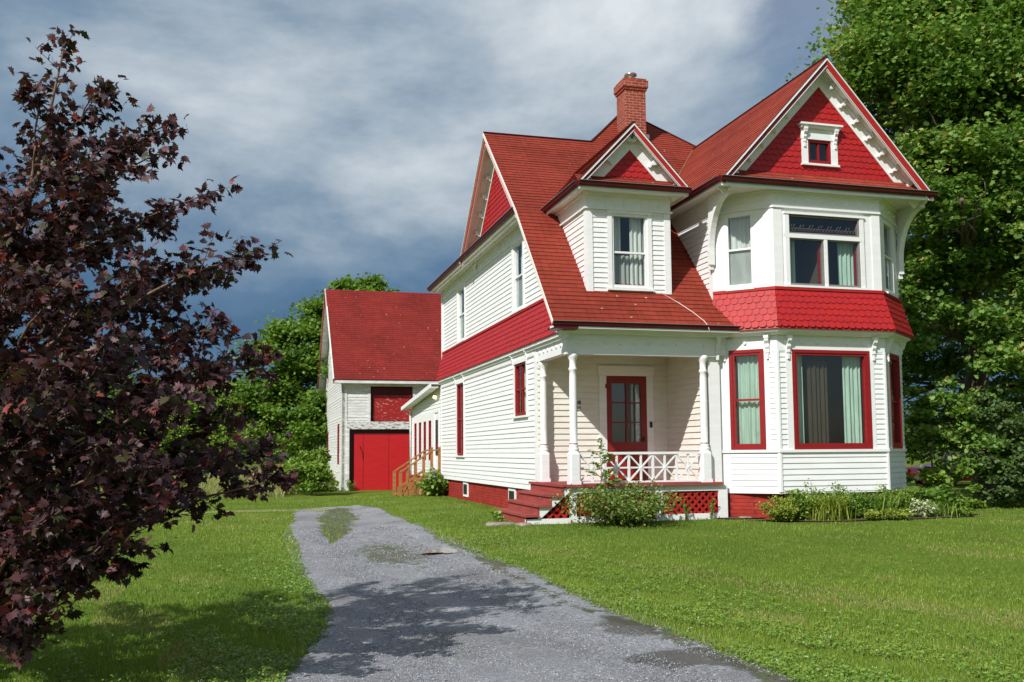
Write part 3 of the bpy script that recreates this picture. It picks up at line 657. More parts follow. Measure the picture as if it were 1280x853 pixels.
# ridge caps and valley strips
m = MB()
for a, b in (((RX0, 5.27, 9.775), (2.55, 5.27, 9.775)), ((2.55, 5.27, 9.775), (4.2, 7.05, 11.415)), ((4.2, 7.05, 11.415), (5.86, 5.27, 9.775)), ((5.5, -.95, 9.805), (5.5, 5.3, 9.805))):
    m.tube([a, b], .035, 6)
m.build('ridge_cap', 'roof_shingle', H)
m = MB(); m.tube([(3.0, 2.27, 7.03), (5.5, 5.27, 9.79)], .03, 5); m.build('valley', 'stair_wood', H)
# front slope's raw left edge
m = MB(); m.bar((RX0-.012, -.37, 4.09), (RX0-.012, 2.27, 6.98), .02, .07); m.bar((RX0-.012, 2.27, 6.98), (RX0-.012, 5.27, 9.735), .02, .07); m.build('drip_edge', 'cable', H)

# ---- front gable
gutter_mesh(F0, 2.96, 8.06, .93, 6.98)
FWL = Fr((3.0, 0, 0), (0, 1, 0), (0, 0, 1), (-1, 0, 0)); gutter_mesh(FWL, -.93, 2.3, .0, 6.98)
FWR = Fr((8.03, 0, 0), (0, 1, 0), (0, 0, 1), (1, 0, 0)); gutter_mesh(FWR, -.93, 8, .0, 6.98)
m = MB(); m.box(3.0, 8.03, -.93, .3, 6.95, 6.985); m.box(3.0, 3.4, .3, 2.25, 6.95, 6.985); m.box(7.7, 8.03, .3, 12.9, 6.95, 6.985)
m.box(3.0, 8.03, -.93, -.90, 6.90, 7.06); m.build('soffit', 'white_paint', H)
pF = planeF((3.0, -.93, 7.07), (8.03, -.93, 7.07), (3.0, -.6, 7.36))
m = MB(); rows(m, pF, [(0, 0), (5.03, 0), (5.03, .44), (0, .44)], (), .135, .006); m.build('pent_roof', 'roof_shingle_wing', H)
FW = Fr((5.5, -.6, 0), (1, 0, 0), (0, 0, 1), (0, -1, 0)); pit = (9.80-7.01)/2.53
zt = 9.80-.10; zb_ = 7.22; hw = (zt-zb_)/pit
m = MB(); scallops(m, FW, [(-hw, zb_), (hw, zb_), (0, zt)], .125, .15, .02, holes=[(-.36, .30, 7.58, 8.17)]); m.build('gable_shingles', 'scallop_red', H)
m = MB(); [m.prism(c_, FW, -.06, -.002) for c_ in cells([(-hw, zb_-.2), (hw, zb_-.2), (0, zt)], [(-.36, .30, 7.58, 8.17)])]; m.build('sheathing', 'red_paint', H)
rake(FW, -2.52, 7.02, 0, 9.795, .35, .0, 'dark_red', 7, .115); rake(FW, 2.52, 7.02, 0, 9.795, .35, .0, 'red_paint', 7, .17)  # left fascia takes a darker red: its shade is put into the colour
# attic window with its bracketed hood
a = (-.31, .25, 7.62, 8.12)
window(H, FW, *a, sash='window_red', casing=.15, rails=(), mull=(.5,), sill=True, frame_w=.05, head=.12)
m = MB(); m.fbox(FW, -.53, .47, -.02, .16, 8.40, 8.44); m.fbox(FW, -.50, .44, -.02, .12, 8.35, 8.40); m.build('window_hood', 'white_paint', H)
for s_ in (-.40, .34): small_bracket(FW, s_, 8.35, .035, .95)

# ---- upper bay
UZ0, UZ1 = 4.93, 6.95
ubw = [(B1, LB, (.30, .86, 4.98, 6.52)), (B3, LR, (.30, 1.08, 4.98, 6.52))]
m = MB()
for F, LL, q in ubw:
    for s0, s1, z0, z1 in ((0, q[0], UZ0, UZ1), (q[1], LL, UZ0, UZ1), (q[0], q[1], UZ0, q[2]), (q[0], q[1], q[3], UZ1)):
        m.fbox(F, s0, s1, -.06, 0, z0, z1)
fw_ = (.34, 2.06, 4.97, 6.46)
for s0, s1, z0, z1 in ((0, fw_[0], UZ0, UZ1), (fw_[1], LF, UZ0, UZ1), (fw_[0], fw_[1], UZ0, fw_[2]), (fw_[0], fw_[1], fw_[3], UZ1)): m.fbox(B2, s0, s1, -.06, 0, z0, z1)
m.build('bay_wall', 'white_paint', H)
window(H, B1, *ubw[0][2], casing=.0, sash='white_paint', cur=[(.08, .92, .0, 1, 'curtain_white')], rails=(.52,), screen=True, sill=True)
window(H, B3, *ubw[1][2], casing=.0, sash='white_paint', cur=[(.05, .9, .0, .5, 'curtain_white')], rails=(.52,), screen=True)
# three lights in the front: a leaded transom over two casements
for s_ in (1.12, 1.99):
    m = MB(); m.fbox(B2, s_, s_+.024, -.16, -.10, 5.02, 5.93); m.build('inner_stop', 'window_red', H)
w_ = window(H, B2, .36, 2.04, 6.06, 6.44, casing=.0, sash='gutter_metal', rails=(), sill=False, frame_w=.022)
m = MB()
for i in range(22):
    x = .43+i*.073
    m.tube([B2.p(x+.03*cos(t), 6.16+.035*sin(t), -.038) for t in np.linspace(0, 2*pi, 9)], .004, 4, False)
    if i % 3 == 0: m.tube([B2.p(x, 6.2, -.038), B2.p(x+.03, 6.26, -.038), B2.p(x+.075, 6.22, -.038), B2.p(x+.1, 6.27, -.038)], .004, 4, False)
m.build('leading', 'gutter_metal', w_)
window(H, B2, .36, 1.17, 4.99, 5.96, casing=.0, sash='gutter_metal', rails=(), sill=False, frame_w=.024, cur=[(.02, .3, 0, 1, 'curtain_green')])
window(H, B2, 1.25, 2.04, 4.99, 5.96, casing=.0, sash='gutter_metal', rails=(), sill=False, frame_w=.024, cur=[(.45, .97, 0, 1, 'curtain_green')])
m = MB(); m.fbox(B2, .26, 2.14, -.02, .035, 5.965, 6.055); m.fbox(B2, 1.172, 1.248, -.05, .03, 4.98, 5.965); m.fbox(B2, .26, .355, -.02, .033, 4.95, 6.46); m.fbox(B2, 2.045, 2.14, -.02, .033, 4.95, 6.46); m.fbox(B2, .24, 2.16, -.02, .05, 6.46, 6.51); m.fbox(B2, .24, 2.16, -.02, .06, 4.93, 4.975)
m.build('casing', 'white_paint', H)
m = MB(); ring(m, BAY, .0, .022, 6.62, 6.95); ring(m, BAY, .0, .045, 6.58, 6.62); ring(m, BAY, .022, .07, 6.90, 6.949)
for F, LL, nn in ((B1, LB, 3), (B2, LF, 8), (B3, LR, 3)):
    for i in range(nn): disc(m, F, LL*(i+.5)/nn, 6.77, .042, .022, .06)
m.build('frieze', 'white_paint', H)
# corner boards of the bay
for c_ in (1, 2):
    m = MB(); pp = [BAY[c_-1], BAY[c_], BAY[c_+1]]
    q = [tuple(np.array(pp[1])+(np.array(pp[0])-np.array(pp[1]))/math.dist(pp[0], pp[1])*.2), pp[1], tuple(np.array(pp[1])+(np.array(pp[2])-np.array(pp[1]))/math.dist(pp[2], pp[1])*.2)]
    ring(m, q, .0, .016, UZ0, 6.58); m.build('corner_board', 'white_paint', H)
# right wing's left and right walls
FW1 = Fr((3.35, 0, 0), (0, 1, 0), (0, 0, 1), (-1, 0, 0)); FW2 = Fr((7.92, 0, 0), (0, 1, 0), (0, 0, 1), (1, 0, 0))
m = MB(); rows(m, FW1, [(.34, 4.75), (.34, 6.6), (1.9, 6.6)], (), .118, .017, 4.92); m.build('wall', 'white_paint', H)
m = MB(); m.fbox(FW1, .2, .34, -.1, .024, 4.7, 6.95); m.build('corner_board', 'white_paint', H)
m = MB(); m.fbox(FW1, .2, 2.25, -.08, .02, 6.55, 6.95); m.build('frieze', 'white_paint', H)
m = MB(); rows(m, FW2, [(.2, ZS), (YB, ZS), (YB, 3.95), (.2, 3.95)], (), .118, .017, ZS); rows(m, FW2, [(.2, 4.9), (YB, 4.9), (YB, 6.95), (.2, 6.95)], (), .118, .017, 4.92); m.build('wall', 'white_paint', H)
FK = Fr((0, YB, 0), (1, 0, 0), (0, 0, 1), (0, 1, 0))
m = MB(); rows(m, FK, [(0, ZS), (7.92, ZS), (7.92, 6.95), (0, 6.95)], (), .118, .017, ZS); m.build('wall', 'white_paint', H)
# the big curved consoles that carry the gable's corners
def console(F, s, mat='white_paint'):
    """F's normal points forward; console runs forward from the wall corner"""
    arc = [(0.0, 5.62), (.015, 5.62)]+[(.04+.80*(1-cos(t)), 5.75+1.12*sin(t)) for t in np.linspace(0, pi/2, 12)]+[(.96, 6.9), (.96, 6.945), (0, 6.945)]
    R = Fr(F.p(s, 0, 0), F.N, F.T, F.S); m = MB(); m.prism(arc, R, -.025, .025)
    band = [(.0+.04+.80*(1-cos(t)), 5.75+1.12*sin(t)) for t in np.linspace(0, pi/2, 14)]
    o = m.build('console', mat, H); m = MB()
    for (a0, b0), (a1, b1) in zip(band, band[1:]):
        d = math.hypot(a1-a0, b1-b0); nx, ny = (b1-b0)/d*.045, -(a1-a0)/d*.045
        m.prism([(a0+nx, b0+ny), (a1+nx, b1+ny), (a1-nx, b1-ny), (a0-nx, b0-ny)], R, -.06, .06)
    m.fbox(F, s-.06, s+.06, 0, .09, 5.5, 5.77); m.fbox(F, s-.05, s+.05, 0, .05, 5.4, 5.5); m.build('console_band', mat, o)
FC = Fr((0, .2, 0), (1, 0, 0), (0, 0, 1), (0, -1, 0))
console(FC, 3.29); console(FC, 7.97)

# ---- skirt between the bay's storeys
off0, off1 = .28, .03
m = MB()
lo, hi = offset_path(BAY, off0), offset_path(BAY, off1); zl, zh = 4.07, 4.87
for i in range(3):
    F = planeF((*lo[i], zl), (*lo[i+1], zl), (*hi[i], zh))
    scallops(m, F, [F.inv(p) for p in ((*lo[i], zl), (*lo[i+1], zl), (*hi[i+1], zh), (*hi[i], zh))], .14, .155, .022, 'cut')
m.build('shingle_skirt', 'scallop_red', H)
m = MB(); ring(m, BAY, .0, off0-.004, zl-.03, zh, 0, off1-.004); m.build('sheathing', 'scallop_red', H)
m = MB(); ring(m, BAY, .0, .065, 4.87, 4.915); ring(m, BAY, .0, .045, 4.915, 4.935); m.build('skirt_trim', 'red_paint', H)
m = MB(); ring(m, BAY, .0, .22, 3.99, 4.04); ring(m, BAY, .0, .10, 3.93, 3.99, 0, .19); m.build('crown_moulding', 'white_paint', H)
m = MB(); ring(m, BAY, .0, .022, 3.62, 3.93)
for F, LL, nn in ((B1, LB, 3), (B2, LF, 7), (B3, LR, 3)):
    for i in range(nn): disc(m, F, LL*(i+.5)/nn, 3.80, .042, .022, .06)
m.build('frieze', 'white_paint', H)

# ---- lower bay
q1 = (.36, .95, 1.66, 3.60); q2 = (.40, 2.10, 1.66, 3.58); q3 = (.40, 1.10, 1.66, 3.58)
def red_frame(F, q, rails, cur, mull=()):
    m = MB(); c = .065
    m.fbox(F, q[0]-c, q[0], -.05, .032, q[2]-c, q[3]+c); m.fbox(F, q[1], q[1]+c, -.05, .032, q[2]-c, q[3]+c)
    m.fbox(F, q[0], q[1], -.05, .032, q[3], q[3]+c); m.fbox(F, q[0], q[1], -.05, .032, q[2]-c, q[2]); m.build('casing', 'window_red', H)
    window(H, F, *q, sash='window_red', casing=0, rails=rails, sill=False, frame_w=.05, cur=cur, mull=mull)
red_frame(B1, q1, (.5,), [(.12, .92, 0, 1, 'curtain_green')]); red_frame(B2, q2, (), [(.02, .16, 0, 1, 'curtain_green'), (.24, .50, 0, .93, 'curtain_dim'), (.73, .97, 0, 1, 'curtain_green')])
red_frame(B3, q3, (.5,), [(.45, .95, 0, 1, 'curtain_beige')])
m = MB(); C = .07
for F, LL, q, pa, pb in ((B1, LB, q1, 0, .14), (B2, LF, q2, .16, .16), (B3, LR, q3, .14, 0)):
    # flat casing boards either side of the window
    a_, b_ = q[0]-C, q[1]+C
    m.fbox(F, a_-.14 if pa else 0, a_, -.05, .02, 1.55, 3.62); m.fbox(F, b_, b_+.10, -.05, .02, 1.55, 3.62)
    m.fbox(F, a_, b_, -.05, .02, 1.55, q[2]-C)
    if not pa: pass
m.build('casing', 'white_paint', H)
m = MB()
rows(m, B1, [(1.12, 1.6), (LB-.02, 1.6), (LB-.02, 3.62), (1.12, 3.62)], (), .105, .017, 1.6)
rows(m, B2, [(.02, 1.6), (.19, 1.6), (.19, 3.62), (.02, 3.62)], (), .105, .017, 1.6); rows(m, B2, [(2.27, 1.6), (LF-.02, 1.6), (LF-.02, 3.62), (2.27, 3.62)], (), .105, .017, 1.6)
rows(m, B3, [(.02, 1.6), (.16, 1.6), (.16, 3.62), (.02, 3.62)], (), .105, .017, 1.6); rows(m, B3, [(1.26, 1.6), (LR, 1.6), (LR, 3.62), (1.26, 3.62)], (), .105, .017, 1.6)
for F, LL, s0 in ((B1, LB, .28), (B2, LF, 0), (B3, LR, 0)): rows(m, F, [(s0, ZS), (LL, ZS), (LL, 1.55), (s0, 1.55)], (), .116, .018, ZS)
m.fbox(B1, 0, .28, -.05, .012, ZS, 1.6)
m.build('wall', 'white_paint', H)
m = MB(); ring(m, BAY, -.02, .05, 1.545, 1.60); m.build('sill_course', 'white_paint', H); m = MB(); ring(m, BAY, -.12, .012, ZS-.035, ZS); m.build('water_table', 'white_paint', H)
for c_ in (1, 2):
    m = MB(); pp = BAY[c_]; q = [tuple(np.array(pp)+(np.array(BAY[c_+d])-np.array(pp))/math.dist(BAY[c_+d], pp)*.035) for d in (-1, 1)]
    ring(m, [q[0], pp, q[1]], .0, .032, ZS, 1.545); ring(m, [q[0], pp, q[1]], .0, .032, 1.6, 3.62); m.build('corner_board', 'white_paint', H)
for F, ss in ((B1, (.21, 1.10)), (B2, (.24, 2.26)), (B3, (.22, 1.24))):
    for s_ in ss: small_bracket(F, s_, 3.93, .022, 1.15)

# ---- porch
m = MB(); m.fbox(FB, 0.0, 3.1, -.08, 0, 3.66, 3.8); rows(m, FB, [(0, .95), (3.1, .95), (3.1, 3.80), (0, 3.80)], [(1.45, 2.70, 0, 3.44)], .13, .024, .95)
rows(m, FP, [(.1, .95), (2.05, .95), (2.05, 3.8), (.1, 3.8)], (), .13, .024, .95); m.build('porch_wall', 'cream_siding', H)
m = MB(); m.box(0, 3.1, .02, 2.05, 3.78, 3.82)
for i in range(21): m.box(.02, 3.08, .06+i*.095, .075+i*.095, 3.772, 3.78)
m.build('porch_ceiling', 'white_paint', H)
m = MB(); m.lathe((1.55, 1.0, 3.66), [(0.001, 0), (.05, .01), (.09, .04), (.10, .08), (.07, .10), (.07, .12)], 16); m.build('ceiling_lamp', 'black_metal', H)
m = MB(); m.fbox(FB, 1.43, 1.60, -.06, .04, .95, 3.28); m.fbox(FB, 2.57, 2.73, -.06, .04, .95, 3.28); m.fbox(FB, 1.41, 2.75, -.06, .045, 3.282, 3.46); m.fbox(FB, 1.39, 2.77, -.0, .07, 3.46, 3.50); m.build('casing', 'white_paint', H)
# screen door with six lights
m = MB(); d0, d1 = 1.602, 2.568
m.fbox(FB, d0, d0+.13, -.03, .02, .97, 3.27); m.fbox(FB, d1-.13, d1, -.03, .02, .97, 3.27); m.fbox(FB, d0+.13, d1-.13, -.03, .02, 3.12, 3.27); m.fbox(FB, d0+.13, d1-.13, -.03, .02, .97, 1.22); m.fbox(FB, d0+.13, d1-.13, -.03, .02, 1.62, 1.80)
m.fbox(FB, d0+.13, d1-.13, -.02, .005, 1.22, 1.62)
for zz in (2.24, 2.68): m.fbox(FB, d0+.13, d1-.13, -.02, .012, zz-.014, zz+.014)
m.fbox(FB, 2.085-.014, 2.085+.014, -.018, .014, 1.8, 3.12)
door = m.build('door', 'door_red', H)
m = MB(); m.fbox(FB, d0+.12, d1-.12, -.025, -.02, 1.78, 3.14); m.build('pane', 'glass', door)
m = MB(); m.fbox(FB, d0+.1, d1-.1, -.75, -.7, 1.2, 3.2); m.fbox(FB, d0+.05, d0+.1, -.7, -.03, 1.2, 3.2); m.fbox(FB, d1-.1, d1-.05, -.7, -.03, 1.2, 3.2); m.build('interior', 'interior', door)
for a_ in (.50, .62):
    m = MB()
    for i in range(8):
        x = d0+.13+a_+i*.008; m.face([FB.p(x, 1.8, -.10-.01*sin(i*2)), FB.p(x+.008, 1.8, -.10-.01*sin(i*2+2)), FB.p(x+.008+.03*(a_ > .6), 3.1, -.10-.01*sin(i*2+2)), FB.p(x, 3.1, -.10-.01*sin(i*2))])
    m.build('curtain', 'curtain_white', door)
m = MB(); m.fbox(FB, 2.48, 2.51, .02, .05, 1.80, 1.92); m.tube([FB.p(2.495, 1.86, .05), FB.p(2.42, 1.86, .06)], .012, 6); m.build('handle', 'black_metal', door)
for zz in (1.25, 3.0):
    m = MB(); m.fbox(FB, d0-.03, d0+.03, .02, .05, zz, zz+.1); m.build('hinge', 'door_red', door)
m = MB(); m.fbox(FB, 2.63, 2.68, .04, .075, 2.12, 2.25); m.build('mailbox', 'black_metal', H)
def text(body, F, s, t, size, mat, parent, name):
    c = bpy.data.curves.new(name, 'FONT'); c.body = body; c.size = size; c.extrude = .004; c.align_x = 'LEFT'; c.offset = .003
    o = bpy.data.objects.new('t', c); COL.objects.link(o); bpy.context.view_layer.update()
    me = bpy.data.meshes.new_from_object(o.evaluated_get(bpy.context.evaluated_depsgraph_get())); bpy.data.objects.remove(o)
    me.materials.clear(); me.materials.append(MATS[mat]); R = Matrix((list(F.S)+[0], list(F.T)+[0], list(F.N)+[0], [0, 0, 0, 1])).transposed()
    me.transform(Matrix.Translation(F.p(s, t, .022)) @ R); me.name = name
    o = bpy.data.objects.new(name, me); COL.objects.link(o); o.parent = parent; return o
text('TOB', FB, .78, 2.64, .11, 'black_metal', H, 'name_lettering'); text('36', FB, .88, 2.50, .13, 'black_metal', H, 'house_number')
# floor, fascia, lattice
m = MB(); m.box(-.14, 3.3, -.13, 2.05, .90, .95)
m.build('porch_floor', 'step_red', H)
m = MB()
for s0, s1, z0, z1 in ((.0, .14, G-.05, .78), (1.82, 1.97, .32, .78), (3.22, 3.42, G-.05, .78), (0, 3.42, .78, .90), (.14, 3.22, G, .32)): m.fbox(F0, s0, s1, .0, .05, z0, z1)
m.build('porch_skirt', 'white_paint', H)
def lattice(F, region, n=.0):
    m = MB(); s0 = min(p[0] for p in region); s1 = max(p[0] for p in region); t0 = min(p[1] for p in region); t1 = max(p[1] for p in region)
    for sgn, nn in ((1, n), (-1, n-.008)):
        x = s0-(t1-t0)-.1
        while x < s1+(t1-t0)+.1:
            a = (x, t0) if sgn > 0 else (x, t1); b = (x+(t1-t0), t1) if sgn > 0 else (x+(t1-t0), t0); w_ = .05
            q = convclip([(a[0]-w_/2*1.41, a[1]), (a[0]+w_/2*1.41, a[1]), (b[0]+w_/2*1.41, b[1]), (b[0]-w_/2*1.41, b[1])], region)
            if area(q) > 1e-4: m.prism(q, F, nn-.007, nn)
            x += .155
    return m.build('lattice', 'red_paint', H)
lattice(F0, [(.14, .32), (1.82, .32), (1.82, .78), (.14, .78)], .02); lattice(F0, [(1.97, .32), (3.22, .32), (3.22, .78), (1.97, .78)], .02)
m = MB(); m.box(-.05, 3.2, .5, .55, G-.2, .9); m.build('lattice_shade_back', 'interior', H)  # added dark sheet: puts shade behind the lattice gaps
# beams
m = MB(); m.fbox(F0, -.02, 3.5, -.16, .012, 3.56, 3.93); m.fbox(F0, -.02, 3.34, -.16, .03, 3.53, 3.56)
for i in range(11): disc(m, F0, .2+i*.31, 3.77, .04, .012, .04)
m.fbox(F0, -.14, 3.6, -.1, .14, 3.93, 3.965); m.fbox(F0, -.2, 3.7, -.1, .2, 3.965, 4.02)
m.build('porch_beam', 'white_paint', H)
m = MB(); m.fbox(FL, .165, 2.05, -.16, .012, 3.56, 3.90)
for i in range(6): disc(m, FL, .35+i*.29, 3.74, .04, .012, .04)
m.build('porch_beam', 'white_paint', H)
m = MB(); m.fbox(F0, RX0-.02, 4.05, .2, .39, 4.0, 4.04); m.build('soffit', 'white_paint', H)
gutter_mesh(F0, RX0-.02, 4.12, .345, 4.035)
m = MB(); m.box(RX0, .1, -.40, .0, 3.98, 4.04); m.build('eave_return', 'dark_red', H)
# pier beside the right column
m = MB(); m.box(3.1, 3.36, .05, .21, ZS, 3.56); m.build('pier', 'white_paint', H)
small_bracket(F0, 3.28, 3.93, .02, 1.1)
def column(x, y):
    m = MB(); b = .112
    c_ = b*.78
    def octo(z, r, ch): return [(x-r+ch, y-r, z), (x+r-ch, y-r, z), (x+r, y-r+ch, z), (x+r, y+r-ch, z), (x+r-ch, y+r, z), (x-r+ch, y+r, z), (x-r, y+r-ch, z), (x-r, y-r+ch, z)]
    rs = [octo(.95, b, .002), octo(1.0, b, .002), octo(1.03, b, .03), octo(1.54, b, .03), octo(1.60, b*.8, .05)]
    for A, B_ in zip(rs, rs[1:]):
        for i in range(8): j = (i+1) % 8; m.face([A[i], A[j], B_[j], B_[i]])
    m.face(rs[-1]); o = m.build('column', 'white_paint', H)
    m = MB(); m.lathe((x, y, 1.6), [(.09, 0), (.105, .02), (.105, .05), (.085, .07), (.09, .10), (.09, .12), (.072, .14), (.078, .5), (.078, 1.0), (.072, 1.5), (.066, 1.60), (.085, 1.62), (.085, 1.65), (.066, 1.67), (.066, 1.80), (.085, 1.84), (.10, 1.88), (.105, 1.90), (.105, 1.96)], 24)
    m.build('shaft', 'white_paint', o)
    m = MB(); m.lathe((x, y, 1.745), [(.086, 0), (.089, .008), (.086, .016)], 24, ) ; m.build('rust_ring', 'stair_wood', o)
column(.13, .05); column(.09, 1.9); column(2.98, .05)
# railing: a row of star panels
m = MB(); s0, s1, z0, z1, y_ = .25, 2.86, 1.0, 1.53, .05
FRl = Fr((0, y_, 0), (1, 0, 0), (0, 0, 1), (0, -1, 0))
m.fbox(FRl, s0, s1, -.035, .035, z1, z1+.05); m.fbox(FRl, s0, s1, -.03, .03, z0-.035, z0)
o = m.build('railing', 'white_paint', H); m = MB()
nu = 5; wu = (s1-s0)/nu
for i in range(nu):
    a, b, c_, zc = s0+i*wu, s0+(i+1)*wu, s0+(i+.5)*wu, (z0+z1)/2
    if i: m.fbox(FRl, a-.022, a+.022, -.02, .02, z0, z1)
    m.fbox(FRl, c_-.02, c_+.02, -.017, .017, z0, z1)
    m.fbox(FRl, a+.022, b-.022, -.014, .014, zc-.017, zc+.017)
    m.bar(FRl.p(a+.0, z0+.0, .006), FRl.p(b, z1, .006), .03, .03); m.bar(FRl.p(a, z1, -.006), FRl.p(b, z0, -.006), .03, .03)
m.build('baluster', 'white_paint', o)
# porch steps, going down to the left
TZ = [.90, .71, .52, .33]
for i in range(4):
    x = -.15-.255*i; zt_ = (.95, .762, .574, .386)[i]; zb2 = (.762, .574, .386, G-.1)[i]
    m = MB(); m.box(x, x+.02, -.10, 2.14, zb2-.03, zt_-.045)
    o = m.build('step_riser', 'step_red', H)
    m = MB(); m.box(x-.035, x+.255 if i else x+.02, -.15, 2.18, zt_-.045, zt_); m.build('step_tread', 'step_red', H)
m = MB(); xs = [-.15-.255*i for i in range(4)]
poly = [(-1.02, G-.1), (.0, G-.1), (0, .33), (-.62, .33), (-.12, .74), (-.12, .90), (-.13, .90), (-.13, .72), (-.385, .72), (-.385, .53), (-.64, .53), (-.64, .345), (-.895, .345), (-.895, G-.1)]
for q in ([(-.92, G-.1), (.0, G-.1), (.0, .30), (-.92, .30)], [(-.66, .30), (-.66, .53), (-.40, .53), (-.62, .30)], [(-.62, .30), (-.40, .53), (-.40, .53), (-.40, .715), (-.14, .715), (-.14, .88), (.0, .88), (0, .82)]):
    m.prism([p for p in q], F0, .055, .095)
m.build('stringer', 'white_paint', H)
lattice(F0, [(-.60, .30), (0, .30), (0, .82)], .045)
m = MB(); m.box(-.86, .0, .05, 2.1, G-.2, .30); m.build('step_base', 'interior', H)

# ---- dormer
DX0, DX1, DY, DZ0 = .57, 2.41, .33, 4.80
FD = Fr((0, DY, 0), (1, 0, 0), (0, 0, 1), (0, -1, 0)); FDL = Fr((DX0, 0, 0), (0, 1, 0), (0, 0, 1), (-1, 0, 0)); FDR = Fr((DX1, 0, 0), (0, 1, 0), (0, 0, 1), (1, 0, 0))
dw = (1.11, 1.91, 4.97, 6.52)
m = MB()
rows(m, FD, [(DX0+.12, DZ0), (dw[0]-.1, DZ0), (dw[0]-.1, 6.6), (DX0+.12, 6.6)], (), .105, .017, 4.85); rows(m, FD, [(dw[1]+.1, DZ0), (DX1-.12, DZ0), (DX1-.12, 6.6), (dw[1]+.1, 6.6)], (), .105, .017, 4.85)
for F in (FDL, FDR): rows(m, F, [(DY+.1, 4.8), (DY+.1, 6.6), (1.95, 6.6)], (), .118, .017, 4.85)
m.fbox(FD, dw[0]-.1, dw[1]+.1, -.05, .0, DZ0, dw[2]); m.fbox(FD, dw[0]-.1, dw[1]+.1, -.05, .0, dw[3], 6.6)
m.build('dormer_wall', 'white_paint', H)
for F, s, F2 in ((FD, DX0, FDL), (FD, DX1-.12, FDR)):
    m = MB(); m.fbox(F, s, s+.12, -.1, .028, DZ0, 6.6); m.fbox(F2, DY-.025, DY+.12, -.1, .026, DZ0-.05, 6.6); m.build('corner_board', 'white_paint', H)
path = [(DX0, 2.2), (DX0, DY), (DX1, DY), (DX1, 2.2)]
m = MB(); ring(m, path, -.02, .03, 6.62, 6.95); ring(m, path, .0, .065, 6.585, 6.62); ring(m, path, .02, .08, 6.88, 6.93)
for i in range(8): m.fbox(FD, DX0+.2+i*.2, DX0+.215+i*.2, .03, .04, 6.63, 6.87)
m.build('frieze', 'white_paint', H)
window(H, FD, *dw, sash='white_paint', casing=.095, rails=(.48,), screen=False, cur=[(.03, .34, .5, 1, 'curtain_white'), (.60, .97, .02, 1, 'curtain_white'), (.03, .97, .0, .46, 'screen')])
m = MB(); m.box(.30, 2.70, -.02, DY, 6.93, 6.965); m.box(.30, DX0, DY, 2.2, 6.93, 6.965); m.box(DX1, 2.70, DY, 2.2, 6.93, 6.965); m.box(.30, 2.70, -.03, .0, 6.90, 7.02); m.box(.29, .315, -.03, 2.2, 6.90, 7.02); m.box(2.685, 2.71, -.03, 2.2, 6.90, 7.02); m.build('soffit', 'white_paint', H)
gutter_mesh(F0, .27, 2.73, .03, 6.955)
gutter_mesh(Fr((.30, 0, 0), (0, 1, 0), (0, 0, 1), (-1, 0, 0)), -.03, 2.3, .0, 6.955); gutter_mesh(Fr((2.70, 0, 0), (0, 1, 0), (0, 0, 1), (1, 0, 0)), -.03, 2.3, .0, 6.955)
dzr = 8.36; dpit = (dzr-7.05)/1.23
roof([(.27, 2.35, 7.05), (.27, -.06, 7.05), (1.5, -.06, dzr), (1.5, 3.75, dzr)]); roof([(2.73, -.06, 7.05), (2.73, 2.35, 7.05), (1.5, 3.75, dzr), (1.5, -.06, dzr)])
m = MB(); m.tube([(1.5, -.06, dzr+.005), (1.5, 3.7, dzr+.005)], .03, 6); m.build('ridge_cap', 'roof_shingle', H)
FDG = Fr((1.5, .22, 0), (1, 0, 0), (0, 0, 1), (0, -1, 0)); zt = dzr-.12; zb_ = 7.15; hw = (zt-zb_)/dpit
m = MB(); scallops(m, FDG, [(-hw, zb_), (hw, zb_), (0, zt)], .125, .15, .02); m.build('gable_shingles', 'scallop_red', H)
m = MB(); m.prism([(-hw, zb_-.2), (hw, zb_-.2), (0, zt)], FDG, -.05, -.002); m.build('sheathing', 'red_paint', H)
rake(FDG, -1.22, 7.06, 0, dzr-.005, .28, 0, 'dark_red', 3, .10); rake(FDG, 1.22, 7.06, 0, dzr-.005, .28, 0, 'red_paint', 3, .13)  # dormer's left fascia is painted darker too, standing in for its shade
pF = planeF((.27, -.05, 7.04), (2.73, -.05, 7.04), (.27, .22, 7.26))
m = MB(); rows(m, pF, [(0, 0), (2.46, 0), (2.46, .345), (0, .345)], (), .135, .006); m.build('pent_roof', 'roof_shingle', H)
# cable lying on the roof from the dormer to the eave
sl = (7.01-4.13)/2.63
m = MB(); m.tube([(2.20, .30, 4.13+sl*.66+.03), (2.5, .08, 4.13+sl*.44+.03), (2.72, -.12, 4.13+sl*.24+.03), (2.86, -.30, 4.13+sl*.06+.035), (2.88, -.42, 4.12), (2.89, -.46, 4.0)], .008, 5); m.build('cable', 'cable', H)

# ---- chimney
m = MB(); m.box(3.56, 4.16, 5.35, 5.95, 9.6, 11.35); m.box(3.53, 4.19, 5.32, 5.98, 11.35, 11.42); m.box(3.50, 4.22, 5.29, 6.01, 11.42, 11.62); m.box(3.54, 4.18, 5.33, 5.97, 11.62, 11.68)
ch = m.build('chimney', 'brick', H)
m = MB(); m.lathe((3.86, 5.65, 11.66), [(.13, 0), (.13, .12), (.10, .13), (.10, .17), (.17, .20), (.17, .24), (.05, .27), (.001, .28)], 16); m.build('chimney_cap', 'steel', ch)
m = MB(); m.box(3.5, 4.22, 5.28, 5.34, 10.0, 10.12); m.build('flashing', 'gutter_metal', ch)

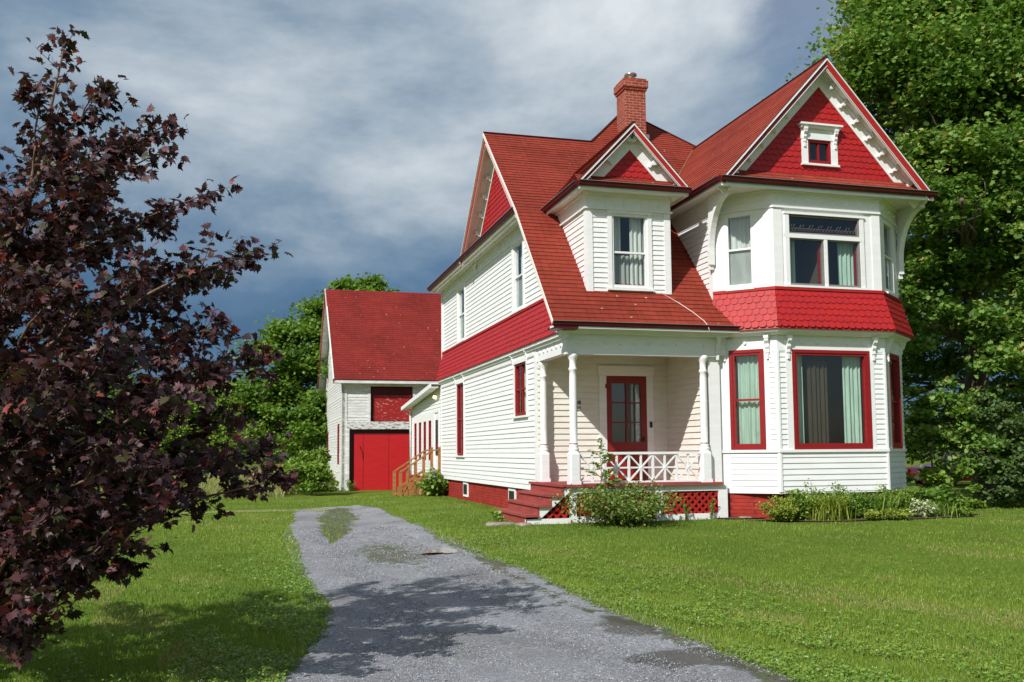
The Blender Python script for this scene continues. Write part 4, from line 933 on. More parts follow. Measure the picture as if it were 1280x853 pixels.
# ---- rear entry lean-to
EX0, EY1 = 0.0, 18.9
FE = Fr((EX0, 0, 0), (0, 1, 0), (0, 0, 1), (-1, 0, 0)); ew = [(18.35-i*1.02-.55, 18.35-i*1.02, 1.32, 2.72) for i in range(4)]; dr = (13.45, 14.15, .95, 2.95)
m = MB(); rows(m, FE, [(YB, ZS), (EY1-.12, ZS), (EY1-.12, 3.48), (YB, 3.80)], [(14.25, 18.5, 1.2, 3.0), (13.3, 14.3, .9, 3.0)], .118, .017, ZS); rows(m, Fr((0, EY1, 0), (1, 0, 0), (0, 0, 1), (0, 1, 0)), [(0, ZS), (4, ZS), (4, 3.4), (0, 3.4)], (), .118, .017, ZS)
m.build('entry_wall', 'white_paint', H)
m = MB(); m.fbox(FE, EY1-.12, EY1, -.1, .03, ZS, 3.4)
m.fbox(FE, 14.2, 18.5, -.05, .02, 1.19, 1.32); m.fbox(FE, 14.2, 18.5, -.05, .02, 2.72, 3.0); m.fbox(FE, 13.25, 14.3, -.05, .025, 2.95, 3.05)
xs = [18.5]+[b for q in ew for b in (q[1], q[0])]+[14.2]
for a, b in zip(xs[::2], xs[1::2]): m.fbox(FE, b, a, -.05, .02, 1.32, 2.72)
m.fbox(FE, 14.16, 14.3, -.05, .03, .95, 2.95); m.fbox(FE, 13.27, 13.42, -.05, .03, .95, 2.95); m.build('casing', 'white_paint', H)
for q in ew:
    window(H, FE, *q, sash='window_red', casing=0, rails=(.6,), sill=False, frame_w=.03, cur=[(.1, .9, 0, 1, 'curtain_beige')])
m = MB(); m.fbox(FE, 13.42, 14.16, -.05, -.01, .95, 2.95); d_ = m.build('door', 'white_paint', H)
m = MB(); m.fbox(FE, 13.55, 14.05, -.01, .005, 1.5, 2.7); m.build('pane', 'black_metal', d_); m = MB(); m.fbox(FE, 13.5, 13.53, .0, .06, 1.75, 1.9); m.build('handle', 'window_red', d_)
m = MB(); m.box(.05, 3.9, YB, EY1-.05, -.2, ZS); m.build('foundation', 'painted_brick', H)
rf = roof([(5.0, EY1+.5, 3.42), (-.35, EY1+.5, 3.42), (-.35, YB-.0, 3.90), (5.0, YB, 3.90)], 'roof_shingle')
m = MB(); m.bar((-.36, EY1+.5, 3.33), (-.36, YB, 3.81), .03, .14); m.bar((-.22, EY1+.5, 3.28), (-.22, YB, 3.76), .25, .02); m.build('rake_fascia', 'white_paint', H)
m = MB(); m.lathe((-.06, 13.9, 3.42), [(.001, 0), (.05, .02), (.06, .07), (.03, .12)], 12); lp = m.build('porch_lamp', 'lamp_glow', H); m = MB(); m.box(-.07, .02, 13.85, 13.95, 3.53, 3.57); m.build('lamp_bracket', 'gutter_metal', lp)
m = MB(); m.tube([(-.34, EY1+.1, 3.38), (-.1, EY1-.1, 3.2), (-.08, EY1-.1, .5), (-.2, EY1-.1, .35)], .045, 8); m.build('downpipe', 'white_old', H)
# wooden stair at the side entry
m = MB(); m.box(-.30, -.02, 13.05, 14.45, .86, .92)
for i in range(4): z = .86-.17*(i+1); x = -.30-.26*(i+1); m.box(x, x+.27, 13.1, 14.4, z-.0, z+.04)
m.build('side_stair', 'stair_wood', H)
m = MB()
for yy in (13.08, 14.38):
    m.prism([(0, .88), (0, .70), (-1.42, -.08), (-1.42, .14), (-.3, .88)], Fr((-.02, yy, 0), (1, 0, 0), (0, 0, 1), (0, -1, 0)), 0, .04)
m.build('stringer', 'stair_wood', H)
for yy in (13.04, 14.44):
    m = MB(); top = lambda x: 1.62+min(0, (x+.30))*.66
    m.box(-1.40, -1.30, yy-.045, yy+.045, 0.0, top(-1.35)+.04); m.box(-.10, -.01, yy-.045, yy+.045, .8, 1.78)
    for x in (-.32, -.6, -.88, -1.14): m.box(x-.03, x+.03, yy-.02, yy+.02, max(.1, top(x)-.92), top(x)+.06)
    m.bar((-1.36, yy, top(-1.36)+.04), (-.30, yy, top(-.3)+.04), .09, .045); m.bar((-.30, yy, top(-.3)+.04), (-.02, yy, 1.70), .09, .045)
    m.bar((-1.36, yy, top(-1.36)-.62), (-.30, yy, top(-.3)-.62), .04, .09)
    m.build('stair_railing', 'stair_wood', H)

# ================================================================== THE BARN
barn = empty('barn', h2w(-2.35, 23, 0), TH)
tag(barn, 'old white clapboard barn with red roof and big red sliding door at end of driveway', 'barn')
b0, b1, by1, bz, brz = 0.0, 11.0, 10.0, 4.72, 9.5
FBF = Fr((0, 0, 0), (1, 0, 0), (0, 0, 1), (0, -1, 0)); FBS = Fr((0, 0, 0), (0, 1, 0), (0, 0, 1), (-1, 0, 0))
m = MB(); rows(m, FBF, [(.2, -.1), (b1, -.1), (b1, bz), (.2, bz)], [(.28, 3.25, -.2, 2.95), (1.12, 3.1, 2.94, 4.62)], .125, .014, 0, jit=.5); m.build('wall', 'white_old', barn)
m = MB(); rows(m, FBS, [(.15, -.4), (by1, -.4), (by1, bz), (by1/2, brz-.15), (.15, bz+.1)], [(1.3, 2.1, 1.1, 2.9), (7.5, 8.2, 1.1, 2.7), (3.3, 4.3, 5.1, 6.7)], .125, .014, 0, jit=.5); m.build('wall', 'white_old', barn)
m = MB(); rows(m, Fr((b1, 0, 0), (0, 1, 0), (0, 0, 1), (1, 0, 0)), [(0, -.4), (by1, -.4), (by1, bz), (by1/2, brz-.15), (0, bz)], (), .125, .014); rows(m, Fr((0, by1, 0), (1, 0, 0), (0, 0, 1), (0, 1, 0)), [(0, -.4), (b1, -.4), (b1, bz), (0, bz)], (), .125, .014); m.build('wall', 'white_old', barn)
m = MB(); m.fbox(FBF, -.02, .2, -.1, .03, -.3, bz); m.fbox(FBS, -.03, .16, -.1, .025, -.3, bz+.1); m.build('corner_board', 'white_old', barn)
m = MB(); m.fbox(FBF, .2, 3.35, -.05, .045, 2.62, 2.95); m.build('door_lintel', 'white_peeling', barn); m = MB(); m.fbox(FBF, .2, .3, -.05, .05, -.3, 2.62); m.build('door_jamb', 'white_old', barn)
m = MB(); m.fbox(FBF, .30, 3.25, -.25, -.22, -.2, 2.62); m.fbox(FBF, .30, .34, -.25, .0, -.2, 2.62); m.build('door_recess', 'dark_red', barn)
m = MB(); m.fbox(FBF, .52, 3.3, -.16, -.10, -.05, 2.45); dd = m.build('barn_door', 'barn_door_red', barn)
m = MB(); m.fbox(FBF, .52, 3.3, -.10, -.092, 2.40, 2.45)
for x in (.9, 2.0, 3.0): m.fbox(FBF, x, x+.015, -.10, -.097, -.02, 2.4)
m.build('door_seam', 'dark_red', dd)
m = MB(); m.tube([FBF.p(.75, 1.9, -.085), FBF.p(.88, 1.6, -.07), FBF.p(.9, 1.3, -.09)], .012, 5); m.build('handle', 'black_metal', dd)
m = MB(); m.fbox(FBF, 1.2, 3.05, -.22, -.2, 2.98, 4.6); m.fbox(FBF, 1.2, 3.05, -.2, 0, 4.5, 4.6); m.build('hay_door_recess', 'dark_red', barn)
m = MB(); m.fbox(FBF, 1.32, 3.0, -.19, -.12, 2.98, 4.1); m.build('hay_door', 'hay_door_red', barn)
m = MB(); m.fbox(FBF, 1.1, 1.2, -.2, .03, 2.95, 4.62); m.fbox(FBF, 3.05, 3.16, -.2, .03, 2.95, 4.62); m.fbox(FBF, 1.1, 3.16, -.1, .04, 4.6, 4.70); m.build('casing', 'white_old', barn)
for (s0, s1, z0, z1) in ((1.35, 2.05, 1.15, 2.85), (7.55, 8.15, 1.15, 2.65), (3.35, 4.25, 5.15, 6.65)):
    m = MB(); m.fbox(FBS, s0, s0+.08, -.1, .03, z0, z1); m.fbox(FBS, s1-.08, s1, -.1, .03, z0, z1); m.fbox(FBS, s0+.08, s1-.08, -.1, .03, z1-.08, z1); m.fbox(FBS, s0+.08, s1-.08, -.1, .03, z0, z0+.08); w_ = m.build('window', 'window_red', barn)
    m = MB(); m.fbox(FBS, s0+.08, s1-.08, -.08, -.06, z0+.08, z1-.08); m.build('pane', 'black_metal', w_)
def broof(pts):
    F = planeF(*pts[:2], pts[2]); F = F if F.N[2] > 0 else Fr(F.o, F.S, F.T, -F.N)
    m = MB(); rows(m, F, [F.inv(p) for p in pts], (), .16, .008, jit=.3); o = m.build('roof', 'barn_shingle', barn)
    m = MB(); slab(m, pts, .08, .002); m.build('roof_deck', 'white_old', o)
bp = (brz-bz)/(by1/2)
broof([(-.38, -.35, bz-.33*bp+.33), (b1+.4, -.35, bz-.33*bp+.33), (b1+.4, by1/2, brz), (-.38, by1/2, brz)])
broof([(b1+.4, by1+.35, bz-.33*bp+.33), (-.38, by1+.35, bz-.33*bp+.33), (-.38, by1/2, brz), (b1+.4, by1/2, brz)])
m = MB(); ze = bz-.33*bp+.33
m.bar((-.40, -.35, ze-.1), (-.40, by1/2, brz-.1), .03, .2); m.bar((-.40, by1+.35, ze-.1), (-.40, by1/2, brz-.1), .03, .2); m.build('rake_fascia', 'red_paint', barn)
m = MB(); m.bar((-.41, -.37, ze+.01), (-.41, by1/2, brz+.01), .06, .03); m.bar((-.41, by1+.37, ze+.01), (-.41, by1/2, brz+.01), .06, .03); m.fbox(FBF, -.38, b1+.4, 0, .34, ze-.16, ze-.1); m.fbox(FBF, -.38, b1+.4, .33, .36, ze-.16, ze-.02)
m.fbox(FBF, 0, b1, .0, .04, bz-.25, bz-.08); m.build('cornice', 'white_old', barn)
m = MB(); m.fbox(FBF, -.38, b1+.4, .345, .375, ze-.03, ze+.015); m.build('eave_edge', 'dark_red', barn)

# ================================================================== GROUND
def interp(poly, y):
    ys = [p[1] for p in poly]; xs = [p[0] for p in poly]; return np.interp(y, ys, xs)
# driveway edges in plan: (x, y) from near to far
DL = [(-1.0, -2), (-1.25, 3), (-1.62, 6.2), (-1.77, 8.1), (-1.97, 9.7), (-2.5, 11.6), (-3.2, 14.1), (-4.25, 18.0), (-5.3, 22.6), (-5.95, 25.2), (-6.0, 26.8), (-5.5, 27.9)]
DR = [(3.9, -2), (2.9, 3), (2.12, 6.2), (1.66, 7.9), (1.0, 9.6), (.36, 11.7), (-.45, 14.0), (-1.15, 16.4), (-2.1, 20.0), (-3.0, 23.6), (-3.5, 25.4), (-4.6, 27.9)]
def jitter(y, s): return 0.06*np.sin(y*.83+s)+0.035*np.sin(y*2.3+2*s)*np.sin(y*.37)+0.03*np.sin(y*6.1+3*s)*np.sin(y*1.9+s)+.03*np.sin(y*13.7+s)*np.sin(y*3.1)+.015*np.sin(y*31+s)
def in_drive(x, y, mar=0.0):
    l = interp(DL, y)+jitter(y, 0.3); r = interp(DR, y)+jitter(y, 4.1)
    return (x > l+mar) & (x < r-mar) & (y < 27.9) & (y > -2)
def island(x, y):      # the grassy tongue that splits the drive near its far end
    c = np.interp(y, [17, 20, 24, 27], [-3.25, -3.75, -4.45, -5.0]); w_ = np.interp(y, [16.5, 18.5, 21, 24, 26.5, 27.2], [0, .22, .42, .45, .3, 0])
    return (np.abs(x-c) < w_*(1+.18*np.sin(y*1.7)+.10*np.sin(y*7.3+x*5)+.25*(np.modf(np.sin(x*91.7+y*47.3)*4375.5)[0]))) & (y > 16.5) & (y < 27.2)
# terrain sheet
def grid(xs, ys, zf):
    X, Y = np.meshgrid(xs, ys); Z = zf(X, Y); V = np.stack([X, Y, Z], -1).reshape(-1, 3); nx, ny = len(xs), len(ys)
    i = np.arange(nx*ny).reshape(ny, nx); Fc = np.stack([i[:-1, :-1], i[:-1, 1:], i[1:, 1:], i[1:, :-1]], -1).reshape(-1, 4); return V, Fc
def ax(lo, hi, core0, core1, st):
    a = list(np.arange(core0, core1+1e-6, st)); g = st; x = core1
    while x < hi: g *= 1.25; x += g; a.append(x)
    g = st; x = core0; b = []
    while x > lo: g *= 1.25; x -= g; b.append(x)
    return np.array(b[::-1]+a)
def ground_z(x, y): return gz(x, y)-0.02*in_drive(x, y, -.02)
V, Fc = grid(ax(-900, 900, -14, 20, .2), ax(-300, 1500, -3, 46, .2), lambda x, y: gz(x, y)-.05*in_drive(x, y, .30))
lawn = npmesh('ground', V, Fc, 'ground_grass', smooth=True); tag(lawn, kind='structure')
# driveway sheet, laid just above the ground, with its own crown and ruts
ys = np.arange(-2, 27.9, .11); nx = 44; Vs = []; dirt = []; wet = []
for y in ys:
    l = interp(DL, y)+jitter(y, .3); r = interp(DR, y)+jitter(y, 4.1)
    for i in range(nx):
        t = i/(nx-1); x = l+(r-l)*t; W_ = r-l
        rut = sum(math.exp(-((t-c)/.11)**2) for c in (.27, .73))
        z = float(gz(x, y))+.008-.010*rut*(1 if 4*t*(1-t) > .5 else 0)+.004*math.sin(x*7+y*5)
        edge = max(0, 1-min(t, 1-t)*W_/.22)
        # wear between the wheel tracks, strongest half way up, and a darker band along the right-hand rut near the camera
        far_mid = math.exp(-((y-15.0)/2.3)**2)*math.exp(-((t-.55)/.28)**2)*.55
        band = math.exp(-((x-np.interp(y, [6, 8, 10, 12, 13.5], [2.0, 1.35, .55, .0, -.45]))/.13)**2)*(1 if y < 14 else 0)*.5
        dirt.append(edge*.5+far_mid+band*.8+(.5 if island(np.array(x), np.array(y)) else 0))
        wet.append(1.0*math.exp(-(((x-1.22)/.42)**2+((y-7.35)/.32)**2))+.9*math.exp(-(((x-1.02)/.30)**2+((y-8.6)/.42)**2))+1.0*band*(.6+.4*math.sin(y*3.3+x*2))+.35*math.exp(-(((x+.8)/.7)**2+((y-14.3)/.8)**2)))
        Vs.append((x, y, z if not (i in (0, nx-1)) else z-.03))
ny = len(ys); idx = np.arange(nx*ny).reshape(ny, nx)
Fc = np.stack([idx[:-1, :-1], idx[:-1, 1:], idx[1:, 1:], idx[1:, :-1]], -1).reshape(-1, 4)
drv = npmesh('driveway', np.array(Vs), Fc, 'gravel', smooth=True); tag(drv, kind='structure')
for nm, arr in (('dirt', dirt), ('wet', wet)):
    a_ = drv.data.attributes.new(nm, 'FLOAT', 'POINT'); a_.data.foreach_set('value', np.array(arr, np.float32))
# puddles
def puddle(cx, cy, rx, ry, rot, seed, lab):
    r_ = random.Random(seed); m = MB(); pts = []
    for i in range(40):
        a = 2*pi*i/40; q = 1+.22*sin(3*a+seed)+.14*sin(7*a+2*seed)+.08*sin(13*a); x, y = rx*q*cos(a), ry*q*sin(a)
        pts.append((cx+x*cos(rot)-y*sin(rot), cy+x*sin(rot)+y*cos(rot), float(gz(cx, cy))+.012))
    m.face(pts); o = m.build('puddle', 'water', None); tag(o, kind='structure'); return o
puddle(-.93, 14.75, .46, .42, -.5, 2, '')
# the faint dry track that leaves to the left
m = MB(); tr_ = [(-5.2, 26.5, 1.2), (-7.5, 26.4, .8), (-10, 25.6, .7), (-13, 24.4, .6), (-17, 22.8, .6)]
L1, L2 = [], []
for i in range(61):
    t = i/60*(len(tr_)-1); x = np.interp(t, range(5), [q[0] for q in tr_]); y = np.interp(t, range(5), [q[1] for q in tr_]); w_ = np.interp(t, range(5), [q[2] for q in tr_])*(.5+.12*sin(i*1.3)+.08*sin(i*3.1))
    L1.append((x, y-w_, float(gz(x, y))+.004)); L2.append((x, y+w_, float(gz(x, y))+.004))
for i in range(60): m.face([L1[i], L1[i+1], L2[i+1], L2[i]], smooth=True)
o = m.build('path', 'dry_track'); tag(o, kind='structure')

# ---- which spots are built over
HX_ = [(-.05, 8.0, -.9, 19.0)]
def built(x, y):
    X = (x-OX)*cos(TH)+(y-OY)*sin(TH); Y = -(x-OX)*sin(TH)+(y-OY)*cos(TH)
    a = (X > -.02) & (X < 3.3) & (Y > -.02) & (Y < 19); b = (X > 3.0) & (X < 7.8) & (Y > -.5) & (Y < 13)
    c = (X > -1.05) & (X < 0) & (Y > -.1) & (Y < 2.1); d = (X > -1.4) & (X < 0) & (Y > 13.1) & (Y < 14.4); e = (X > -2.35) & (X < 9) & (Y > 23.0) & (Y < 33)
    f = (X > 3.6) & (X < 8.6) & (Y > -1.75) & (Y < 0)
    return a | b | c | d | e | f

# ---- grass blades
def blades(n, y0, y1, hfun, wfun, seed, reg=None, lean=.35):
    g = np.random.default_rng(seed); u = g.random(n)
    y = 1/(1/y0+(1/y1-1/y0)*u)                # density falls with the square of distance
    x = (g.random(n)*1.5-.75)*y*1.25+(0 if reg is None else 0)
    return x, y, g
def make_blades(name, x, y, h, wd, g, mat, lean=.35, var=None, curve=True):
    n = len(x); z = gz(x, y); a = g.random(n)*2*pi; la = g.random(n)*2*pi; ll = g.random(n)*lean*h
    dx, dy = np.cos(a)*wd/2, np.sin(a)*wd/2; ox, oy = np.cos(la)*ll, np.sin(la)*ll
    b0 = np.stack([x-dx, y-dy, z-.003], -1); b1 = np.stack([x+dx, y+dy, z-.003], -1)
    m0 = np.stack([x-dx*.8+ox*.35, y-dy*.8+oy*.35, z+h*.6], -1); m1 = np.stack([x+dx*.8+ox*.35, y+dy*.8+oy*.35, z+h*.6], -1)
    tp = np.stack([x+ox, y+oy, z+h], -1); V = np.stack([b0, b1, m1, m0, tp], 1).reshape(-1, 3)
    i = np.arange(n)*5
    F1 = np.stack([i, i+1, i+2, i+3], -1); F2 = np.stack([i+3, i+2, i+4, i+4], -1)
    # triangles only, so that one face size serves
    T = np.concatenate([np.stack([i, i+1, i+2], -1), np.stack([i, i+2, i+3], -1), np.stack([i+3, i+2, i+4], -1)])
    v_ = g.random(n) if var is None else var
    return npmesh(name, V, T, mat, var=np.concatenate([v_, v_, v_]))
def patch(x, y, s, seed):   # smooth random field 0..1
    return .5+.25*np.sin(x*s+seed)*np.cos(y*s*.9+seed*1.7)+.25*np.sin((x*.8+y*.6)*s*1.9+seed*2.3)
N_G = 420000
x, y, g = blades(N_G, 5.2, 34, None, None, 11)
keep = ~built(x, y) & ~(in_drive(x, y, .03) & ~island(x, y))
ed = in_drive(x, y, .10) & ~island(x, y); keep &= ~ed | (g.random(len(x)) < .4)
x, y = x[keep], y[keep]; n = len(x)
pt = patch(x, y, .9, 1.0)*.5+patch(x, y, 2.7, 4.0)*.5
h = (.016+.022*g.random(n)+.010*pt)*(1+.2*(y > 16)); wd = np.maximum(.0042, y*.00062)*(.7+.6*g.random(n))
dist_edge = np.minimum(np.abs(x-interp(DL, y)), np.abs(x-interp(DR, y))); h *= 1+.5*np.exp(-(dist_edge/.25)**2)
pb = patch(x, y, .42, 3.3)*.6+patch(x, y, 1.15, 8.1)*.4
h *= .75+.5*pt
var = np.clip(.46+.5*(g.random(n)-.5)+.35*(pt-.5)+.55*(pb-.5)+.12*np.exp(-(dist_edge/.3)**2), 0, .92); dryp = (patch(x, y, 2.1, 7.0)*patch(x, y, .6, 2.) > .46) & (g.random(n) < .5); var[dryp | (g.random(n) < .02)] = 1.0
gr = make_blades('lawn_grass', x, y, h, wd, g, 'grass_blade', .7, var); tag(gr, 'short mown green grass of the lawn around the house and drive', 'grass', kind='stuff')
# weeds and clover with rounder leaves, dense beside the drive
def leafs(name, P, size, mat, g, up=.6, shape='diamond', parent=None, var=None, droop=0.0, kind=None, length=1.5):
    n = len(P); nrm = g.normal(size=(n, 3)); nrm[:, 2] = np.abs(nrm[:, 2])+up*2; nrm[:, 0] -= .35*up; nrm[:, 1] -= .6*up; nrm /= np.linalg.norm(nrm, axis=1)[:, None]
    r = g.normal(size=(n, 3)); a = r-(r*nrm).sum(1)[:, None]*nrm; a /= np.linalg.norm(a, axis=1)[:, None]; a[:, 2] -= droop; a /= np.linalg.norm(a, axis=1)[:, None]; b = np.cross(nrm, a); b /= np.linalg.norm(b, axis=1)[:, None]
    size = np.broadcast_to(size, (n,))[:, None]
    if shape == 'diamond': prof = [(-.5, 0), (-.12, .34), (.5, 0), (-.12, -.34)]
    elif shape == 'oval': prof = [(-.5, 0), (-.3, .28), (.15, .3), (.5, 0), (.15, -.3), (-.3, -.28)]
    elif shape == 'blade': prof = [(-.5, .0), (0, .09), (.5, 0), (0, -.09)]
    else: prof = [(-.5, 0), (-.30, .18), (-.22, .50), (.02, .24), (.22, .40), (.5, 0), (.22, -.40), (.02, -.24), (-.22, -.50), (-.30, -.18)]
    V = []
    for (u, v) in prof: V.append(P+a*size*u*(length/1.5)+b*size*v+nrm*size*(.10*abs(v)*2-.05))
    k_ = len(prof); V = np.stack(V, 1).reshape(-1, 3); Fc = (np.arange(n)*k_)[:, None]+np.arange(k_)[None, :]
    return npmesh(name, V, Fc, mat, parent, var=g.random(n) if var is None else var)
g = np.random.default_rng(3)
def weed_points(n, g):
    u = g.random(n); y = 1/(1/5.2+(1/22-1/5.2)*u); side = g.random(n) < .45
    x = np.where(side, interp(DL, y)-np.abs(g.normal(size=n))*.55+.05, interp(DR, y)+np.abs(g.normal(size=n))*1.1-.08)
    s = g.random(n) < .35; x = np.where(s, (g.random(n)*1.5-.75)*y*1.2, x); return x, y
x, y = weed_points(15000, g); keep = ~built(x, y) & ~in_drive(x, y, .12) & (patch(x, y, 3.1, 5) > .36); x, y = x[keep], y[keep]
P = np.stack([x, y, gz(x, y)+.02+.035*g.random(len(x))], -1)
# each plant is a tuft of a few leaves
Q = np.repeat(P, 5, 0)+g.normal(size=(len(P)*5, 3))*np.array([.018, .018, .008])
o = leafs('clover', Q, .016+.014*g.random(len(Q)), 'clover_leaf', g, .8, 'oval'); tag(o, 'low clover and broad-leaved weeds spread through the lawn and thick along the drive edges', 'clover', kind='stuff')
x, y = weed_points(260, g); keep = ~built(x, y) & ~in_drive(x, y, .0); x, y = x[keep], y[keep]
P = np.stack([x, y, gz(x, y)+.06+.02*g.random(len(x))], -1); Q = np.repeat(P, 5, 0)+g.normal(size=(len(P)*5, 3))*.007
o = leafs('clover_flower', Q, .008, 'petal_white', g, .2, 'oval'); tag(o, 'tiny white clover flowers dotted over the lawn', 'clover flowers', kind='stuff')
# weeds growing in the gravel
x = g.random(5200)*6-3; y = 6+g.random(5200)*13; keep = in_drive(x, y, .1) & (patch(x, y, 1.7, 3)*patch(x, y, 4.2, 9) > .30) & (g.random(5200) < .55); x, y = x[keep], y[keep]; keep = g.random(len(x)) < .035+.8*np.exp(-((y-15.2)/1.6)**2)*(x > -2.5)*(x < -.6); x, y = x[keep], y[keep]
P = np.stack([x, y, gz(x, y)+.012+.015*g.random(len(x))], -1); Q = np.repeat(P, 6, 0)+g.normal(size=(len(P)*6, 3))*np.array([.02, .02, .006])
o = leafs('gravel_weed', Q, .009+.010*g.random(len(Q)), 'clover_leaf', g, .6, 'diamond'); tag(o, 'small green weeds sprouting through the gravel drive', 'weeds', kind='stuff')
# loose stones
n = 70000; u = g.random(n); y = 1/(1/5.2+(1/20-1/5.2)*u); x = interp(DL, y)-.12+(interp(DR, y)-interp(DL, y)+.24)*g.random(n)
keep = ~island(x, y); x, y = x[keep], y[keep]; n = len(x); s = (.003+.0055*g.random(n)**3)*np.maximum(1, y/9)
base = np.array([(1, 0, 0), (-1, 0, 0), (0, 1, 0), (0, -1, 0), (0, 0, .7), (0, 0, -.7)], float)
jit_ = 1+.35*(g.random((n, 6, 1))-.5); rot = g.random(n)*pi; c_, s_ = np.cos(rot), np.sin(rot)
B = base[None]*jit_*s[:, None, None]*np.array([1.2, .9, 1]); Bx = B[..., 0]*c_[:, None]-B[..., 1]*s_[:, None]; By = B[..., 0]*s_[:, None]+B[..., 1]*c_[:, None]
V = np.stack([Bx+x[:, None], By+y[:, None], B[..., 2]+(gz(x, y)+.004+s*.3)[:, None]], -1).reshape(-1, 3)
tri = np.array([(0, 2, 4), (2, 1, 4), (1, 3, 4), (3, 0, 4), (2, 0, 5), (1, 2, 5), (3, 1, 5), (0, 3, 5)]); Fc = (np.arange(n)*6)[:, None, None]+tri[None]; Fc = Fc.reshape(-1, 3)
M = Mat('pebble', (0.25, 0.25, 0.26), 0.85); a = M.n('ShaderNodeAttribute', attribute_name='var'); M.base(M.ramp(a.outputs['Fac'], [(0, (0.12, 0.122, 0.135)), (.6, (0.29, 0.295, 0.318)), (.9, (0.40, 0.405, 0.42)), (1, (0.60, 0.60, 0.59))]))
o = npmesh('loose_gravel', V, Fc, 'pebble', var=np.repeat(g.random(n), 8)); tag(o, 'loose grey crushed stones scattered over the driveway', 'gravel', kind='stuff')

# tall unmown grass beyond the lawn
g = np.random.default_rng(5); n = 110000; x = -32+g.random(n)*26; y = 34+g.random(n)**1.3*26
edge = 34+.8*np.sin(x*.6)+.12*(-x-8); X = (x-OX)*cos(TH)+(y-OY)*sin(TH); keep = (y > edge) & (x < -8.3+.5*np.sin(y)); x, y = x[keep], y[keep]
h = .45+.45*g.random(len(x))+.25*patch(x, y, .8, 2); fr_ = np.clip((y-(34+.8*np.sin(x*.6)+.12*(-x-8)))/1.2, .45, 1); h *= fr_
o = make_blades('tall_grass', x, y, h, .016+.014*g.random(len(x)), g, 'dry_grass', 1.1); tag(o, 'tall unmown field grass going yellow beyond the lawn', 'tall grass', kind='stuff')

# ================================================================== TREES AND PLANTS
def limb(m, a, b, r0, r1, seg=7, wob=.06, rnd=random, n=6, sag=0.0):
    a, b = np.array(a, float), np.array(b, float); L_ = np.linalg.norm(b-a); pts = []; rs = []
    for i in range(n+1):
        t = i/n; p = a+(b-a)*t; 
        if 0 < i < n: p = p+np.array([rnd.gauss(0, 1), rnd.gauss(0, 1), rnd.gauss(0, .5)])*wob*L_*.35
        p[2] += sag*sin(pi*t)*L_; pts.append(p); rs.append(r0+(r1-r0)*t)
    m.tube(pts, rs, seg); return pts
def clump_cloud(g, centres, radii, nleaf, flat=.75):
    """leaf positions: clumps scattered through each lobe, thicker towards its outside"""
    P = []
    tot = sum(r[0]*r[1]*r[2] for r in radii)
    for c, r in zip(centres, radii):
        share = int(nleaf*r[0]*r[1]*r[2]/tot); ncl = max(6, share//230)
        d = g.normal(size=(ncl, 3)); d /= np.linalg.norm(d, axis=1)[:, None]; rad = g.random(ncl)**.38
        cc = np.array(c)+d*rad[:, None]*np.array(r)
        cs = (min(r)*.17)*(0.6+.9*g.random(ncl)); which = g.integers(0, ncl, share)
        q = g.normal(size=(share, 3))*cs[which][:, None]*np.array([1, 1, flat*.7]); P.append(cc[which]+q)
    return np.concatenate(P)
def tree(name, label, cat, base, height, lobes, nleaf, leaf, mat, seed, trunk_r=.25, group=None, barkm='bark', shape='diamond', limbs=10, zmin=.15, up=.35):
    """lobes: (x,y,z,rx,ry,rz) world"""
    g = np.random.default_rng(seed); rnd = random.Random(seed); root = empty(name, base); tag(root, label, cat, group)
    b = np.array(base, float); m = MB(); cen = [np.array(l[:3])-b for l in lobes]; top = max(cen, key=lambda c: c[2])
    tp = limb(m, (0, 0, -.1), (top[0]*.5, top[1]*.5, top[2]*.8), trunk_r, trunk_r*.3, 10, .03, rnd, 8)
    for i, c in enumerate(cen):
        s_ = tp[min(len(tp)-1, max(1, int(len(tp)*.25+len(tp)*.5*c[2]/max(1, top[2]))))]; limb(m, s_, c, trunk_r*.4, trunk_r*.12, 7, .06, rnd)
        for j in range(limbs):
            r = lobes[i][3:]; d = np.array([rnd.gauss(0, 1), rnd.gauss(0, 1), rnd.gauss(0, 1)]); d /= np.linalg.norm(d)
            limb(m, s_*.5+c*.5+np.array([0, 0, 0.]), c+d*np.array(r)*.85, trunk_r*.13, trunk_r*.03, 5, .08, rnd)
    m.build('trunk', barkm, root)
    P = clump_cloud(g, cen, [l[3:] for l in lobes], nleaf); P = P[P[:, 2] > zmin]
    # per-leaf tone follows its clump a little, so that the crown has light and dark clumps of its own colour
    v_ = np.clip(.5+.22*g.normal(size=len(P))+.28*np.sin(P[:, 0]*1.7+seed)*np.sin(P[:, 1]*1.3)*np.sin(P[:, 2]*1.9+1), 0, 1); v_[g.random(len(P)) < .02] = 1
    leafs('crown', P, leaf*(.7+.6*g.random(len(P))), mat, g, up, shape, root, v_, droop=.3)
    return root
